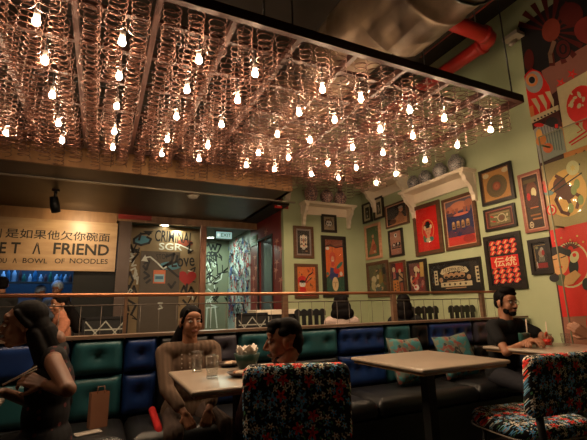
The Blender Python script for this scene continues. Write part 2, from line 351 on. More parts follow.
for i in range(34):
    px, py = R_.choice(((130, 8), (190, 9), (160, 40)))
    cx_ = px+R_.uniform(-6, 6) if px != 160 else R_.uniform(132, 196); cy_ = R_.uniform(244, 320) if px != 160 else R_.uniform(292, 322)
    G_([(cx_+R_.uniform(-4, 4), cy_+R_.uniform(-6, 6)) for _ in range(4)], R_.uniform(.008, .016), bl if i % 5 else wk)
# heart
hu, hv = P(187, 278)
A.poly([(hu+.16*math.sin(t)**3*1.15, hv+.011*(13*math.cos(t)-5*math.cos(2*t)-2*math.cos(3*t)-math.cos(4*t))) for t in [2*PI*k/32 for k in range(32)][::-1]], rd)
G_([(187, 284), (186, 292)], .02, bl)
mb.build('board', gt)
mb = MB().box(((dx0+dx1)/2, -.02, dtop/2), (dx1-dx0, .03, dtop), mat('dark_door_board', (.07, .05, .03), .5))
A = Art(mb, lambda u, v, k: Vector((u, -.037-k*.3, v)))
A.ell(*P(170, 266), .2, .08, tl)
A.text('STOP', P(156, 257)[0], P(160, 259.5)[1], P(168, 257)[0], P(160, 254)[1], bl, .1)
for q in (((166, 257), (174, 254), (171, 262), (163, 267), (176, 262), (177, 256)), ((166, 267), (172, 272), (178, 277)), ((144, 264), (149, 261), (146, 270), (143, 266)), ((144, 272), (149, 276), (144, 279)), ((146, 283), (150, 280)), ((168, 284), (171, 288), (175, 282))): G_(q, .022, bl)
G_([(144, 258), (150, 257), (157, 263), (163, 269), (166, 267)], .014, wk); A.poly([P(*p) for p in ((145, 255), (141, 261), (148, 262))], wk)
G_([(160, 306), (162, 303), (158, 303), (162, 308), (158, 309)], .012, wk)
mb.build('door', gt)
A = None
mb = MB(); A = Art(mb, lambda u, v, k: Vector((u, -.045-k*.3, v)))
A.text('Love', P(171, 260)[0], P(180, 267)[1], P(194, 260)[0], P(180, 254)[1], bl, .08, .012); mb.build('painted_lettering', gt)
# notice on the door
a, b = at_y(153.5, 270, PY-.05), at_y(165, 283.5, PY-.05)
nt_ = MB().b2((a.x, PY-.055, b.z), (b.x, PY-.045, a.z), pt(215, 120, 80)).b2((a.x+.02, PY-.058, b.z+.03), (b.x-.02, PY-.055, a.z-.08), pt(150, 190, 205)).b2((a.x+.04, PY-.06, b.z+.08), (b.x-.04, PY-.058, b.z+.14), pt(60, 110, 140))
tag(nt_.build('notice'), 'small orange topped notice taped to the dark graffiti door', 'notice')
# downlights
def downlight(px, py, label, col):
    q = at_z(px, py, 2.78); t = empty('ceiling_downlight', (q.x, q.y, 2.76)); tag(t, label, 'ceiling light')
    MB().lathe([(.1, 0), (.1, .02), (.075, .02), (.075, 0)], M_white, n=20, cap=False).build('rim', t)
    MB().lathe([(.075, .004), (.075, .012)], mat('downlight_glow', col, .5, emit=14, var=0), n=20).build('diffuser', t); return q
downlight(165, 224.5, 'round downlight glowing over the graffiti partition', (1, .95, .75))
downlight(210.5, 237, 'round downlight glowing in the hall beside the lit exit sign', (.9, 1, .9))
# lit direction sign
a, b = at_y(216, 231.5, 8.3), at_y(232, 239, 8.3); c = at_y(217, 228, 8.3)
t = empty('lit_exit_sign', ((a.x+b.x)/2, 8.3, b.z)); tag(t, 'small lit green and white sign box hanging from the hall ceiling', 'sign')
wd = b.x-a.x; hh = a.z-b.z
MB().box((0, .03, hh/2), (wd+.02, .05, hh+.02), M_black).box((0, .03, hh+.035), (wd-.01, .05, .045), pt(190, 120, 90)).build('housing', t)
mb = MB().box((0, 0, hh/2), (wd-.01, .01, hh), mat('lit_sign_face', (.5, .8, .72), .5, emit=.55, var=.2, scale=20))
A = Art(mb, lambda u, v, k: Vector((u, -.006-k, v))); tw = mat('lit_white', (.9, 1, .95), .5, emit=.9, var=0); tg = pt(40, 120, 100)
A.rect(-wd*.42, hh*.42, -wd*.26, hh*.58, tw); A.rect(-wd*.37, hh*.25, -wd*.31, hh*.75, tw); A.text('EXIT', -wd*.18, hh*.25, wd*.42, hh*.78, tg)
mb.build('face', t); MB().tube([(-wd*.35, .03, hh+.05), (-wd*.35, .03, 2.78-b.z)], .008, M_steel).tube([(wd*.35, .03, hh+.05), (wd*.35, .03, 2.78-b.z)], .008, M_steel).build('bracket', t)
# plaque by the blue door
q = at_x(254.5, 241, SX); mb = MB().box((SX-.012, q.y, q.z), (.02, .34, .2), pt(120, 160, 130))
A = Art(mb, lambda u, v, k: Vector((SX-.023-k, u, v))); A.rect(q.y-.12, q.z-.03, q.y+.12, q.z+.03, pt(210, 220, 205))
tag(mb.build('plaque'), 'pale green plaque on the oxblood wall beside the blue doorway', 'plaque')
# small flower stencils scattered on the oxblood wall
mb = MB(); A = Art(mb, lambda u, v, k: Vector((SX-.003-k*.2, u, v))); fc = pt(205, 140, 120)
for px, py in ((255, 257), (256, 268), (277, 241), (277, 262), (281, 249), (254, 278), (276, 270), (266, 232), (281, 280), (254, 290)):
    q = at_x(px, py, SX); A.star(q.y, q.z, .13, .07, fc, 5, .35, px); A.line([(q.y, q.z), (q.y+.02, q.z-.16)], .012, fc)
tag(mb.build('wall_stencils'), None, None, None, 'structure')
# wall column corbel where green wall starts
mb = MB(); q = at_y(287, 194, G)
mb.prism([(0, 0), (-.16, 0), (-.14, -.05), (-.07, -.1), (-.03, -.2), (0, -.22)], q.x-.05, q.x+.05, M_white, (1, 2, 0))
o = mb.build('corbel', loc=(0, G, q.z+.1)); tag(o, 'small cream corbel at the left edge of the green wall under the soffit', 'corbel')
# things on the soffit underside
q = at_z(56, 190, SZ); t = empty('spotlight', (q.x, q.y, SZ-.3)); tag(t, 'small black spotlight fixed under the dark soffit', 'spotlight')
MB().tube([(0, 0, .3), (0, 0, .17)], .02, M_black).lathe([(.05, .28), (.05, .3)], M_black).build('stem', t)
MB().tube([(-.02, .0, .2), (.0, .05, .08), (.02, .09, 0)], [.05, .065, .06], M_black).build('head', t)
q = at_z(193, 195, SZ); t = MB().lathe([(.03, -.06), (.07, -.045), (.08, -.02), (.1, 0)], M_white).build('smoke_detector', loc=(q.x, q.y, SZ)); tag(t, 'white smoke detector on the dark soffit underside', 'smoke detector')
q = at_y(278, 204, 6.1); t = MB().box((0, 0, 0), (.13, .05, .14), pt(190, 25, 20)).box((0, -.03, -.02), (.06, .02, .05), pt(230, 200, 190)).build('fire_alarm', loc=(q.x, 6.1, q.z)); tag(t, 'small red fire alarm box under the right end of the soffit', 'fire alarm')
MB().box((0, 0, (SZ-q.z)/2), (.02, .02, SZ-q.z), M_black).build('drop_rod', t)
# ------------------------------------------------------------------ the plywood sign
q0 = at_y(0, 219, KY-.06); q1 = at_y(118, 223.5, KY-.06); q2 = at_y(114.5, 271.5, KY-.06)
sx0, sx1, sz1, sz0 = -3.4, q1.x, q1.z, q2.z
sg = empty('plywood_sign', ((sx0+sx1)/2, KY-.06, sz0)); tag(sg, 'long plywood sign with cut out Chinese and English lettering about a bowl of noodles', 'sign')
cx = (sx0+sx1)/2
MB().box((0, .015, (sz1-sz0)/2), (sx1-sx0, .03, sz1-sz0), M_plyl).build('board', sg)
S_ = lambda px, py: (lambda q: (q.x-cx, q.z-sz0))(at_y(px, py, KY-.06))
ink = mat('cut_out_black', (.012, .009, .006), .7)
def line_text(txt, pa, pb, name):      # pa, pb: (px, top y, bottom y) at both ends
    (x0, zt), (_, zb) = S_(pa[0], pa[1]), S_(pa[0], pa[2]); (x1, zt1), (_, zb1) = S_(pb[0], pb[1]), S_(pb[0], pb[2])
    mb = MB(); put_text(mb, txt, x0, x1, (zb+zb1)/2, (zt+zt1)/2, ink, lambda x, z: Vector((x, -.004, z)), 0, .022 if name.startswith('eng') else .008)
    n = len(mb.v); fr = [v for v in mb.v]; mb.v += [(v[0], .006, v[2]) for v in fr]
    mb.build(name, sg)
line_text('是如果他欠你碗面', (6.1, 228.6, 238), (110.2, 232.7, 241.8), 'chinese_lettering')
line_text('別', (-9, 228.2, 237.6), (2.2, 228.6, 238), 'chinese_lettering')
line_text('G', (-10, 242, 253.4), (-1.5, 242.4, 253.6), 'english_lettering')
line_text('E', (.7, 242.1, 253.4), (7, 242.2, 253.5), 'english_lettering')
line_text('T', (11.6, 242.2, 253.5), (21, 242.4, 253.6), 'english_lettering')
line_text('Λ', (33.4, 242.6, 254), (41.6, 242.8, 254.2), 'english_lettering')
line_text('FRIEND', (54, 243.2, 254.4), (109.5, 244.3, 255.6), 'english_lettering')
for tx, a, b in (('YOU', -7, 7), ('Λ', 13, 17.3), ('BOWL', 23, 47.7), ('OF', 55, 64.8), ('NOODLES', 70, 108)):
    line_text(tx, (a, 258+.0085*a, 263+.008*a), (b, 258+.0085*b, 263+.008*b), 'small_lettering')
# ------------------------------------------------------------------ the kitchen behind the opening
kb = 9.5
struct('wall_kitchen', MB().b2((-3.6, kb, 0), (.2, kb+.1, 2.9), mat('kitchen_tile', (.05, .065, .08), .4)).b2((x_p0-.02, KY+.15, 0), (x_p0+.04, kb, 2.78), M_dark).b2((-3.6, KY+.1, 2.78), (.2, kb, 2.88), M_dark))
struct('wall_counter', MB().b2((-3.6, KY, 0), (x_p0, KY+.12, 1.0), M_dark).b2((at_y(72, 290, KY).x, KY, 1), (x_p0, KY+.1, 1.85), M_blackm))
t = empty('kitchen_counter', (-1.9, 9.06, 0)); tag(t, 'stainless kitchen counter in blue light behind the opening', 'counter')
MB().b2((-1.6, -.4, .86), (1.6, .4, .9), M_steel).build('worktop', t); MB().b2((-1.58, -.36, .0), (1.58, .38, .86), mat('steel_front', (.1, .11, .13), .4, .8)).build('cabinet', t)
q = at_y(0, 282, 8.7); shz = q.z
t = empty('kitchen_shelf', (-1.6, 8.7, shz)); tag(t, 'long steel shelf over the kitchen counter crowded with bottles', 'shelf')
MB().b2((-1.5, -.15, -.03), (1.3, .15, 0), M_steel).build('board', t)
for x in (-1.3, 0, 1.15): MB().b2((x-.02, -.02, -shz+.9), (x+.02, .02, -.03), M_steel).build('upright', t)
bc = [pt(230, 235, 240), pt(60, 130, 170), pt(200, 210, 220), pt(120, 60, 50), pt(60, 120, 90)]
for i in range(20):
    x = -2.0+i*.082+random.uniform(-.015, .015); h = random.choice((.14, .19, .24)); r = random.choice((.028, .035))
    o = MB().lathe([(r, 0), (r, h*.65), (r*.45, h*.8), (r*.4, h), (r*.0+.005, h)], bc[i % 5], n=10).build('bottle', loc=(x, 8.66+random.uniform(-.05, .05), shz))
    tag(o, 'small %s bottle on the steel kitchen shelf, %s from the left' % (('white', 'blue', 'grey', 'dark red', 'green')[i % 5], ORD[i]), 'bottle', 'bottles on the kitchen shelf')
for i, px in enumerate((6, 22, 70, 30)):
    q = at_z(px, 296, .93); x = (-1.75, -1.3, -.75, -1.05)[i]
    o = MB().lathe([(.10, 0), (.13, .05+.02*i), (.125, .05+.02*i), (.09, .01), (.001, .01)], (pt(230, 235, 240), M_steel, pt(200, 210, 220), pt(150, 170, 190))[i], n=18).build('mixing_bowl', loc=(x, 8.85, .90)); tag(o, '%s wide bowl on the steel kitchen counter' % ('leftmost white', 'third steel', 'rightmost pale', 'second to rightmost grey')[i] if 0 else ('white wide bowl at the left end of the steel kitchen counter', 'bare steel bowl on the kitchen counter behind the staff', 'pale tall bowl at the right end of the steel kitchen counter', 'blue grey tall bowl in the middle of the steel kitchen counter')[i], 'bowl', 'bowls on the kitchen counter')
# ------------------------------------------------------------------ ducts and pipes overhead
M_duct = mat('duct_wrap', (.14, .093, .056), .4, .6, scale=9, var=.6, bump=.45)
t = empty('ventilation_duct', (2.2, 2.4, 3.4)); tag(t, 'large dull silver ventilation duct running above the lattice', 'duct')
def ringtube(y0, y1, cx_, cz_, r, name, n=24):
    mb = MB(); pts = []; rs = []; y = y0
    while y < y1-.01:
        for dy, rr_ in ((0, r*1.025), (.03, r*1.025), (.035, r), (.44, r)): pts.append((cx_, min(y+dy, y1), cz_)); rs.append(rr_)
        y += .45
    pts.append((cx_, y1, cz_)); rs.append(r)
    mb.tube(pts, rs, M_duct, n=n); return mb.build(name, t)
ringtube(-.3, 3.5, -.30, .05, .31, 'round_duct')
ringtube(-3.4, -.28, -.26, -.03, .37, 'wide_duct')
for y, xc, zc, r_ in ((-2.2, -.26, -.03, .38), (-.9, -.26, -.03, .38), (.8, -.30, .05, .32), (2.6, -.30, .05, .32)):
    MB().tube([(xc-r_, y, CZ-3.4), (xc-r_, y, zc)]+[(xc-r_*math.cos(PI*k/10), y, zc-r_*math.sin(PI*k/10)) for k in range(11)]+[(xc+r_, y, CZ-3.4)], .009, M_black, n=5).build('hanger', t)
M_pipe = mat('red_pipe', (.33, .015, .01), .35)
pz = 3.92
q1 = at_z(447, 20, pz); q2 = at_z(493, 38, pz); q3 = at_z(443, 75, pz)
xr = q2.x
t = empty('sprinkler_pipe', (xr, q2.y, pz)); tag(t, 'thick red pipe with an elbow beside the duct', 'pipe')
MB().tube([(-1.2, 0, 0), (-.12, 0, 0), (-.05, .015, 0), (-.015, .05, 0), (0, .12, 0), (0, 3.4, 0)], .08, M_pipe, n=14).build('pipe_run', t)
for x, y in ((-.25, 0), (0, 1.0), (0, 2.4)): MB().tube([(x, y, .0), (x, y, CZ-pz)], .008, M_steel, n=5).build('hanger', t)
MB().tube([(-.17, 0, 0), (-.12, 0, 0)], .095, M_pipe, n=14).tube([(0, .12, 0), (0, .17, 0)], .095, M_pipe, n=14).build('elbow_collar', t)
q = at_z(480, 8, 4.5); t = MB().tube([(0, -1.6, 0), (0, 1.0, 0)], .03, M_pipe).tube([(0, -1, 0), (0, -1, CZ-4.5)], .008, M_steel, n=5).tube([(0, .5, 0), (0, .5, CZ-4.5)], .008, M_steel, n=5).build('sprinkler_branch', loc=(q.x, q.y, 4.5)); tag(t, 'thin red pipe close under the dark ceiling', 'pipe')
struct('ceiling_beam', MB().b2((3.3, -2, 4.45), (3.75, 6.2, CZ), M_ceil))
# ------------------------------------------------------------------ the lattice of bed springs
LZ = 2.82; BX = [-1.56, -1.12, -.69, -.25, .19, .63, 1.06, 1.5, 1.94, 2.38, 2.81]; X1 = 3.22; X0 = -1.6; Y0 = 2.02; Y1 = 4.55
M_lat = mat('rusty_angle_iron', (.035, .013, .009), .5, .1, scale=14, var=.4, spec=.25)
t = empty('spring_lattice', (.8, 3.3, LZ)); tag(t, 'rusty iron lattice hung from the ceiling, carrying rows of bed springs and bulbs', 'lattice')
def part(name, a, b, m=M_lat):
    a = Vector(a)-t.location; b = Vector(b)-t.location; return MB().b2(a, b, m).build(name, t)
part('front_beam', (X0, Y0-.02, LZ), (X1, Y0+.02, LZ+.07)); part('back_beam', (X0, Y1-.02, LZ+.02), (X1, Y1+.02, LZ+.09))
part('end_beam', (X1-.04, Y0+.02, LZ), (X1, Y1-.02, LZ+.06))
for x in BX: part('cross_beam', (x-.017, Y0+.02, LZ+.01), (x+.017, Y1-.02, LZ+.06))
BY = [2.24, 2.62, 3.06, 3.54, 3.92]
for y in BY: part('batten', (X0, y+.06, LZ+.05), (X1-.05, y+.1, LZ+.075))
for x, y in ((X1-.12, Y0), (X0+.5, Y0), (.8, Y0), (X1-.12, Y1), (.8, Y1), (X0+.5, Y1)):
    MB().tube([(x-t.location.x, y-t.location.y, .07), (x-t.location.x, y-t.location.y, CZ-LZ)], .007, M_black, n=5).build('suspension_cable', t)
bulbs = []
for i, x in enumerate([-.83, -.41, .01, .45, .82, 1.33, 1.66, 2.13, 2.5, 3.06]):
    for y in BY: bulbs.append((x, y))
M_spr = mat('copper_spring_wire', (.085, .035, .023), .36, .85, var=.3, scale=20)
bays = list(zip([-1.12, -.69, -.25, .19, .63, 1.06, 1.5, 1.94, 2.38, 2.81], [-.69, -.25, .19, .63, 1.06, 1.5, 1.94, 2.38, 2.81, 3.2]))
SXs = [a+(b-a)*f for a, b in bays for f in (.2, .5, .8)]; SYs = [2.13+.192*j for j in range(13)]
for y in SYs: part('spring_wire', (X0+.02, y-.003, LZ+.078), (X1-.05, y+.003, LZ+.086), M_black)
def spring_mesh(turns, h, r):
    n = turns*12; pts = [(r*(1-.18*math.sin(PI*k/n))*math.cos(2*PI*k/12), r*(1-.18*math.sin(PI*k/n))*math.sin(2*PI*k/12), -h*k/n) for k in range(n+1)]
    pts = [(0, 0, .012), (r*.5, 0, .008)]+pts
    return MB().tube(pts, .0033, M_spr, n=5)
kinds = [(7, .27, .055), (8, .31, .05), (6, .25, .06)]; protos = [spring_mesh(*k).build('bed_spring') for k in kinds]
spots = []; used = set(); rest = MB()
for j, y in enumerate(SYs):
    for x in SXs:
        jx, jy = x+random.uniform(-.012, .012), y+random.uniform(-.006, .006)
        if min(math.hypot(jx-bx, jy-by) for bx, by in bulbs) >= .068: spots.append((jx, jy))
spots.sort(key=lambda p: math.hypot(p[0], p[1]))
for i, (x, y) in enumerate(spots):
    k = random.randrange(3); e = Euler((random.uniform(-.04, .04), random.uniform(-.04, .04), random.uniform(0, 6.28))); L_ = Vector((x, y, LZ+.066))
    if i < 298:
        o = protos[k] if k not in used else protos[k].copy()
        if k in used: C.objects.link(o)
        used.add(k); o.location = L_; o.rotation_euler = e
        tag(o, 'copper coloured coiled bed spring hanging from the ceiling lattice', 'spring', 'bed springs on the ceiling lattice')
    else:
        q = spring_mesh(*kinds[k]); R_ = e.to_matrix(); rest.add([R_ @ Vector(v)+L_ for v in q.v], q.f, M_spr, True)
if rest.v: tag(rest.build('bed_springs'), 'farthest coiled bed springs of the ceiling lattice, above the rear wall shelves', 'springs', None, 'stuff')
M_glow = mat('bulb_glow', (1, .71, .44), .5, var=0, emit=BULB); M_sock = mat('white_socket', (.3, .24, .22), .5)
t = empty('hanging_bulb', (0, 0, 0)); SK = MB().tube([(0, .05, .2), (0, .0, .17), (0, 0, .06)], .006, M_black, n=5).lathe([(.012, .028), (.016, .03), (.016, .065), (.01, .07)], M_sock, n=10).build('socket', t)
MB().lathe([(.003, -.02), (.012, -.017), (.0185, -.008), (.019, .003), (.015, .016), (.011, .028)], M_glow, n=12).build('bulb', t)
for i, (x, y) in enumerate(bulbs):
    o = t if i == 0 else copy_tree(t); o.location = (x, y, 2.635); tag(o, 'bare glowing bulb, %s from the left in the %s' % (ORD[i//5], ('row nearest the long front beam', 'second row behind the front beam', 'middle row', 'fourth row behind the front beam', 'row farthest from the front beam')[i % 5]), 'light bulb', 'bulbs hanging under the spring lattice')
# ------------------------------------------------------------------ framed pictures
M_pane = glass('picture_glass')
fw = {'black': wood('black_frame', (.01, .008, .007), (.025, .018, .014), .35), 'brown': wood('brown_frame', (.07, .03, .016), (.13, .06, .03), .35),
      'red': wood('red_brown_frame', (.22, .06, .035), (.32, .1, .06), .35), 'copper': wood('copper_frame', (.45, .2, .11), (.62, .33, .2), .35)}
def on_wall(wall, pts):
    if wall == 'right': q = [at_x(px, py, W) for px, py in pts]; s = [-v.y for v in q]
    else: q = [at_y(px, py, G) for px, py in pts]; s = [v.x for v in q]
    z = [v.z for v in q]; return s, z
def framed(wall, tl, tr, bl, br, label, fr, bw, back, art, matc=None, mw=0, liner=None, pane=True, name='framed_picture', cat='framed picture', lean=0):
    s, z = on_wall(wall, (tl, tr, bl, br)); s0 = (s[0]+s[2])/2; s1 = (s[1]+s[3])/2; z1 = (z[0]+z[1])/2; z0 = (z[2]+z[3])/2
    w_, h_ = s1-s0, z1-z0; c = (s0+s1)/2
    t = empty(name, (W, -c, z0) if wall == 'right' else (c, G, z0), -PI/2 if wall == 'right' else 0); tag(t, label, cat, 'pictures on the green walls')
    f = fw[fr]; b = bw; D = .035
    mb = MB(); X0_, X1_ = -w_/2, w_/2
    for poly in (((X0_, 0), (X1_, 0), (X1_-b, b), (X0_+b, b)), ((X0_, h_), (X0_+b, h_-b), (X1_-b, h_-b), (X1_, h_)), ((X0_, 0), (X0_+b, b), (X0_+b, h_-b), (X0_, h_)), ((X1_, 0), (X1_, h_), (X1_-b, h_-b), (X1_-b, b))):
        n = 4; vs_ = [(p[0], -D, p[1]) for p in poly]+[(p[0], 0, p[1]) for p in poly]
        mb.add(vs_, [(0, 1, 2, 3), (4, 5, 6, 7)]+[(i, (i+1) % 4, 4+(i+1) % 4, 4+i) for i in range(4)], f)
    if liner:
        for a_, b_ in (((X0_+b, b), (X1_-b, b+.012)), ((X0_+b, h_-b-.012), (X1_-b, h_-b)), ((X0_+b, b), (X0_+b+.012, h_-b)), ((X1_-b-.012, b), (X1_-b, h_-b))):
            mb.b2((a_[0], -D+.006, a_[1]), (b_[0], -.01, b_[1]), fw[liner])
    mb.build('frame', t)
    ix, iz, iw, ih = X0_+b, b, w_-2*b, h_-2*b
    if matc:
        MB().b2((ix, -.014, iz), (ix+iw, -.004, iz+ih), matc).build('mount', t); ix += mw; iz += mw; iw -= 2*mw; ih -= 2*mw
    mb = MB().b2((ix, -.017, iz), (ix+iw, -.005, iz+ih), back)
    A = Art(mb, lambda u, v, k: Vector((ix+u*iw, -.0172-k, iz+v*ih)), .0002); A.asp = iw/ih
    art(A, random.Random(int(tl[0]*7+tl[1])))
    mb.build('picture', t)
    if pane: MB().b2((X0_+b, -.0285, b), (X1_-b, -.027, h_-b), M_pane).build('glass_pane', t)
    return t
cr_, br_, dk, tn, gr, og = pt(190, 175, 140), pt(110, 75, 50), pt(20, 18, 18), pt(165, 130, 95), pt(80, 90, 60), pt(200, 100, 40)
skin = pt(195, 135, 100); redm = pt(185, 30, 25); wht = pt(205, 200, 190); navy = pt(40, 45, 85); pink = pt(195, 120, 105); gold = pt(185, 150, 80); olive = pt(95, 85, 45); teal_ = pt(50, 110, 100)
def a_figure(A, R):
    A.ell(.5, .45, .32, .4, pt(60, 50, 45)); A.ell(.5, .62, .14, .14*A.asp, wht); A.poly([(.3, .1), (.42, .5), (.6, .5), (.68, .1)], wht); A.ell(.52, .38, .1, .12, dk); A.rect(.44, .7, .6, .76, dk)
def a_figure2(A, R):
    A.ell(.5, .5, .34, .42, pt(50, 45, 42)); A.ell(.48, .68, .12, .1, wht); A.poly([(.36, .14), (.4, .56), (.62, .58), (.6, .14)], pt(150, 130, 105)); A.line([(.62, .56), (.72, .3)], .03, wht)
def a_couple(A, R):
    A.ell(.3, .7, .25, .2, pt(50, 55, 60)); A.poly([(.2, .0), (.35, .3), (.62, .5), (.72, .35), (1, .25), (1, 0)], pt(165, 110, 70)); A.ell(.72, .68, .1, .11, skin)
    A.poly([(.55, .1), (.6, .55), (.7, .6), (.86, .3), (.84, .05)], pt(150, 95, 65)); A.ell(.7, .8, .12, .06, pt(170, 160, 140)); A.ell(.3, .2, .16, .14, pt(95, 60, 45))
def a_green(A, R):
    A.ell(.5, .75, .35, .16, pt(60, 90, 55)); A.poly([(.3, .1), (.36, .45), (.5, .62), (.64, .45), (.72, .1)], pt(190, 95, 60)); A.ell(.5, .68, .09, .06, skin); A.ell(.56, .3, .18, .12, pt(150, 60, 40))
    A.poly([(.1, .1), (.3, .35), (.45, .2), (.4, .08)], pt(160, 90, 55)); A.ell(.58, .16, .07, .035, cr_); A.ell(.3, .5, .1, .05, pt(90, 110, 60))
def a_moon(A, R):
    A.rect(0, 0, 1, .2, pt(150, 100, 85)); A.ell(.5, .83, .13, .09, wht); A.ell(.52, .84, .07, .05, dk)
    for i in range(6): A.ell(.2+.12*i, .38+.05*(i % 2), .1, .09, dk if i % 2 else pt(110, 85, 75))
    A.rect(.1, .26, .9, .3, dk); A.ell(.3, .42, .07, .05, wht); A.ell(.68, .46, .06, .04, wht)
def a_collage(A, R):
    for i in range(26): A.ell(R.random()*.86+.07, R.random()*.86+.07, .05+.1*R.random(), .03+.08*R.random(), (olive, cr_, dk, br_, gr, tn, pt(60, 75, 80))[i % 7], 7, R.random()*3)
    A.poly([(.55, .3), (.6, .7), (.72, .75), (.8, .4)], pt(130, 105, 40)); A.ell(.3, .5, .14, .12, cr_); A.ell(.25, .3, .12, .16, pt(175, 160, 120))
def a_fight(A, R):
    A.rect(.35, .68, 1, 1, pt(150, 25, 20)); A.rect(.05, 0, .55, .42, pt(180, 110, 45)); A.rect(.62, 0, .85, .32, pt(140, 70, 50))
    for v in (.08, .18, .28): A.ell(.22, v, .06, .03, dk); A.ell(.42, v+.04, .05, .025, dk)
    A.ell(.18, .78, .12, .1, cr_); A.poly([(.1, .45), (.12, .7), (.3, .72), (.34, .5)], pt(150, 80, 75)); A.ell(.66, .72, .1, .07, cr_); A.poly([(.5, .35), (.6, .66), (.86, .62), (.9, .4)], pt(160, 130, 95)); A.line([(.5, .62), (.9, .42)], .03, dk)
def a_comic(A, R):
    for i in range(22): A.ell(R.random()*.8+.1, R.random()*.8+.1, .05+.1*R.random(), .04+.07*R.random(), (pt(150, 40, 45), dk, pt(150, 95, 85), cr_, pt(60, 35, 50), pt(170, 75, 45))[i % 6], 8, R.random()*3)
    A.poly([(.7, .5), (.72, 1), (.95, 1), (.92, .5)], pt(180, 150, 80)); A.ell(.45, .78, .14, .1, cr_); A.poly([(.1, .35), (.5, .55), (.6, .45), (.15, .3)], pt(170, 60, 50)); A.ell(.4, .15, .16, .1, wht); A.ell(.35, .17, .07, .05, redm)
def a_band(A, R):
    for s in (.0, .86):
        A.rect(.06+s, .25, .14+s, .78, cr_)
        for k in range(4): A.ell(.1+s, .33+k*.12, .022, .035, dk)
    A.k += 1
    n = 12; top = [(.25+.5*k/n, .8+.08*math.sin(PI*k/n)) for k in range(n+1)]; bot = [(p[0], p[1]-.2) for p in top]
    A.poly([(.2, .66)]+top+[(.8, .66)]+bot[::-1], cr_); A.text('HAPPINESS', .28, .66, .72, .82, dk)
    for i in range(4): A.ell(.33+.11*i, .55, .06, .1, tn); A.ell(.33+.11*i, .5, .035, .04, dk)
    A.ell(.21, .42, .04, .09, tn); A.ell(.79, .45, .04, .09, tn); A.rect(.2, .16, .84, .32, cr_)
    for i in range(5): A.star(.28+.11*i, .24, .03, .06, dk)
    A.rect(.34, .34, .7, .38, tn); A.rect(.3, .09, .72, .13, tn)
def a_lady(A, R):
    A.ring(.52, .48, .27, .24, .93, gold, 30); A.ell(.52, .46, .13, .12, skin); A.poly([(.42, .2), (.46, .36), (.58, .36), (.64, .2)], skin)
    A.ell(.52, .57, .17, .055, dk); A.ell(.38, .53, .055, .05, cr_); A.ell(.66, .54, .05, .05, cr_); A.ell(.52, .64, .1, .03, dk); A.ell(.47, .47, .02, .008, dk); A.ell(.57, .47, .02, .008, dk); A.ell(.52, .4, .025, .01, redm)
    A.ell(.4, .25, .12, .05, teal_); A.ell(.65, .26, .1, .05, teal_); A.ell(.5, .24, .1, .05, cr_); A.ell(.33, .3, .06, .06, gr)
    for p in ((.15, .45), (.12, .2), (.88, .62), (.3, .68), (.85, .3)): A.star(p[0], p[1], .02, .012, gold)
def a_pig(A, R):
    A.rect(0, .72, 1, 1, pt(95, 85, 95)); A.rect(0, .28, 1, .72, navy); A.rect(0, 0, 1, .3, pt(190, 55, 45)); A.poly([(0, .3), (.15, .36), (.3, .28), (.45, .42), (.6, .3), (.8, .38), (1, .28), (1, .2), (0, .2)], pt(80, 50, 70))
    A.ell(.5, .84, .32, .1, pt(185, 115, 85)); A.ell(.16, .8, .13, .075, pt(170, 100, 75)); A.ell(.1, .77, .05, .035, pt(120, 60, 50)); A.ell(.85, .86, .14, .08, pt(160, 95, 70))
    for u in (.25, .38, .66, .8): A.poly([(u, .68), (u+.08, .68), (u+.1, .8), (u-.01, .8)], pt(150, 85, 65))
    A.ell(.55, .66, .28, .03, pt(200, 110, 85)); A.ell(.2, .68, .14, .03, pt(90, 60, 60))
    for i in range(4): A.rect(.2+.17*i, .36+.02*(i % 2), .32+.17*i, .5+.02*(i % 2), pt(150, 110, 70)); A.ell(.26+.17*i, .5, .04, .03, pt(190, 150, 100)); A.rect(.22+.17*i, .4, .3+.17*i, .42, dk)
    A.star(.45, .24, .12, .07, navy, 6); A.ell(.75, .12, .2, .08, pt(150, 40, 35))
def a_record(A, R):
    A.ell(.5, .45, .37, .37*A.asp, pt(95, 80, 52)); 
    for r in (.34, .29, .24): A.ring(.5, .45, r, r*A.asp, .95, pt(125, 105, 65), 36)
    A.ell(.5, .45, .14, .14*A.asp, pt(145, 70, 45)); A.ell(.5, .45, .09, .09*A.asp, pt(170, 95, 60)); A.ell(.5, .45, .015, .015*A.asp, dk)
    A.ell(.16, .86, .11, .08, cr_); A.ell(.86, .88, .12, .08, cr_)
def a_stamp(A, R):
    A.rect(.12, .15, .88, .86, pt(105, 100, 60)); A.ring(.57, .5, .16, .24, .8, cr_, 18); A.ell(.57, .5, .1, .14, br_)
    for u, v in ((.2, .4), (.28, .36), (.22, .65), (.36, .6), (.78, .6), (.72, .32), (.44, .28)): A.ell(u, v, .04, .09, (cr_, redm, tn)[int(u*100) % 3], 7, u*4)
    A.rect(.15, .76, .85, .8, tn); A.text('NO.1', .74, .28, .84, .44, cr_)
def a_kanji(A, R):
    for row in range(9):
        if row in (4, 5): continue
        v = .03+row*.104
        for c in range(4):
            u = .03+c*.235+(.03 if row % 2 else 0); A.k = 2
            A.poly([(u, v+.02), (u+.1, v), (u+.23, v+.06), (u+.2, v+.1), (u+.08, v+.11), (u+.02, v+.07)], (pt(205, 35, 30), pt(225, 70, 60))[(row+c) % 2])
            A.poly([(u+.05, v+.025), (u+.1, v+.02), (u+.17, v+.085), (u+.13, v+.09)], pt(215, 185, 120)); A.ell(u+.19, v+.03, .03, .018, dk, 8)
    A.k = 5
    A.rect(.03, .37, .97, .62, pt(205, 22, 20)); A.text('伝統', .14, .39, .9, .6, pt(225, 205, 160), 0, .012)
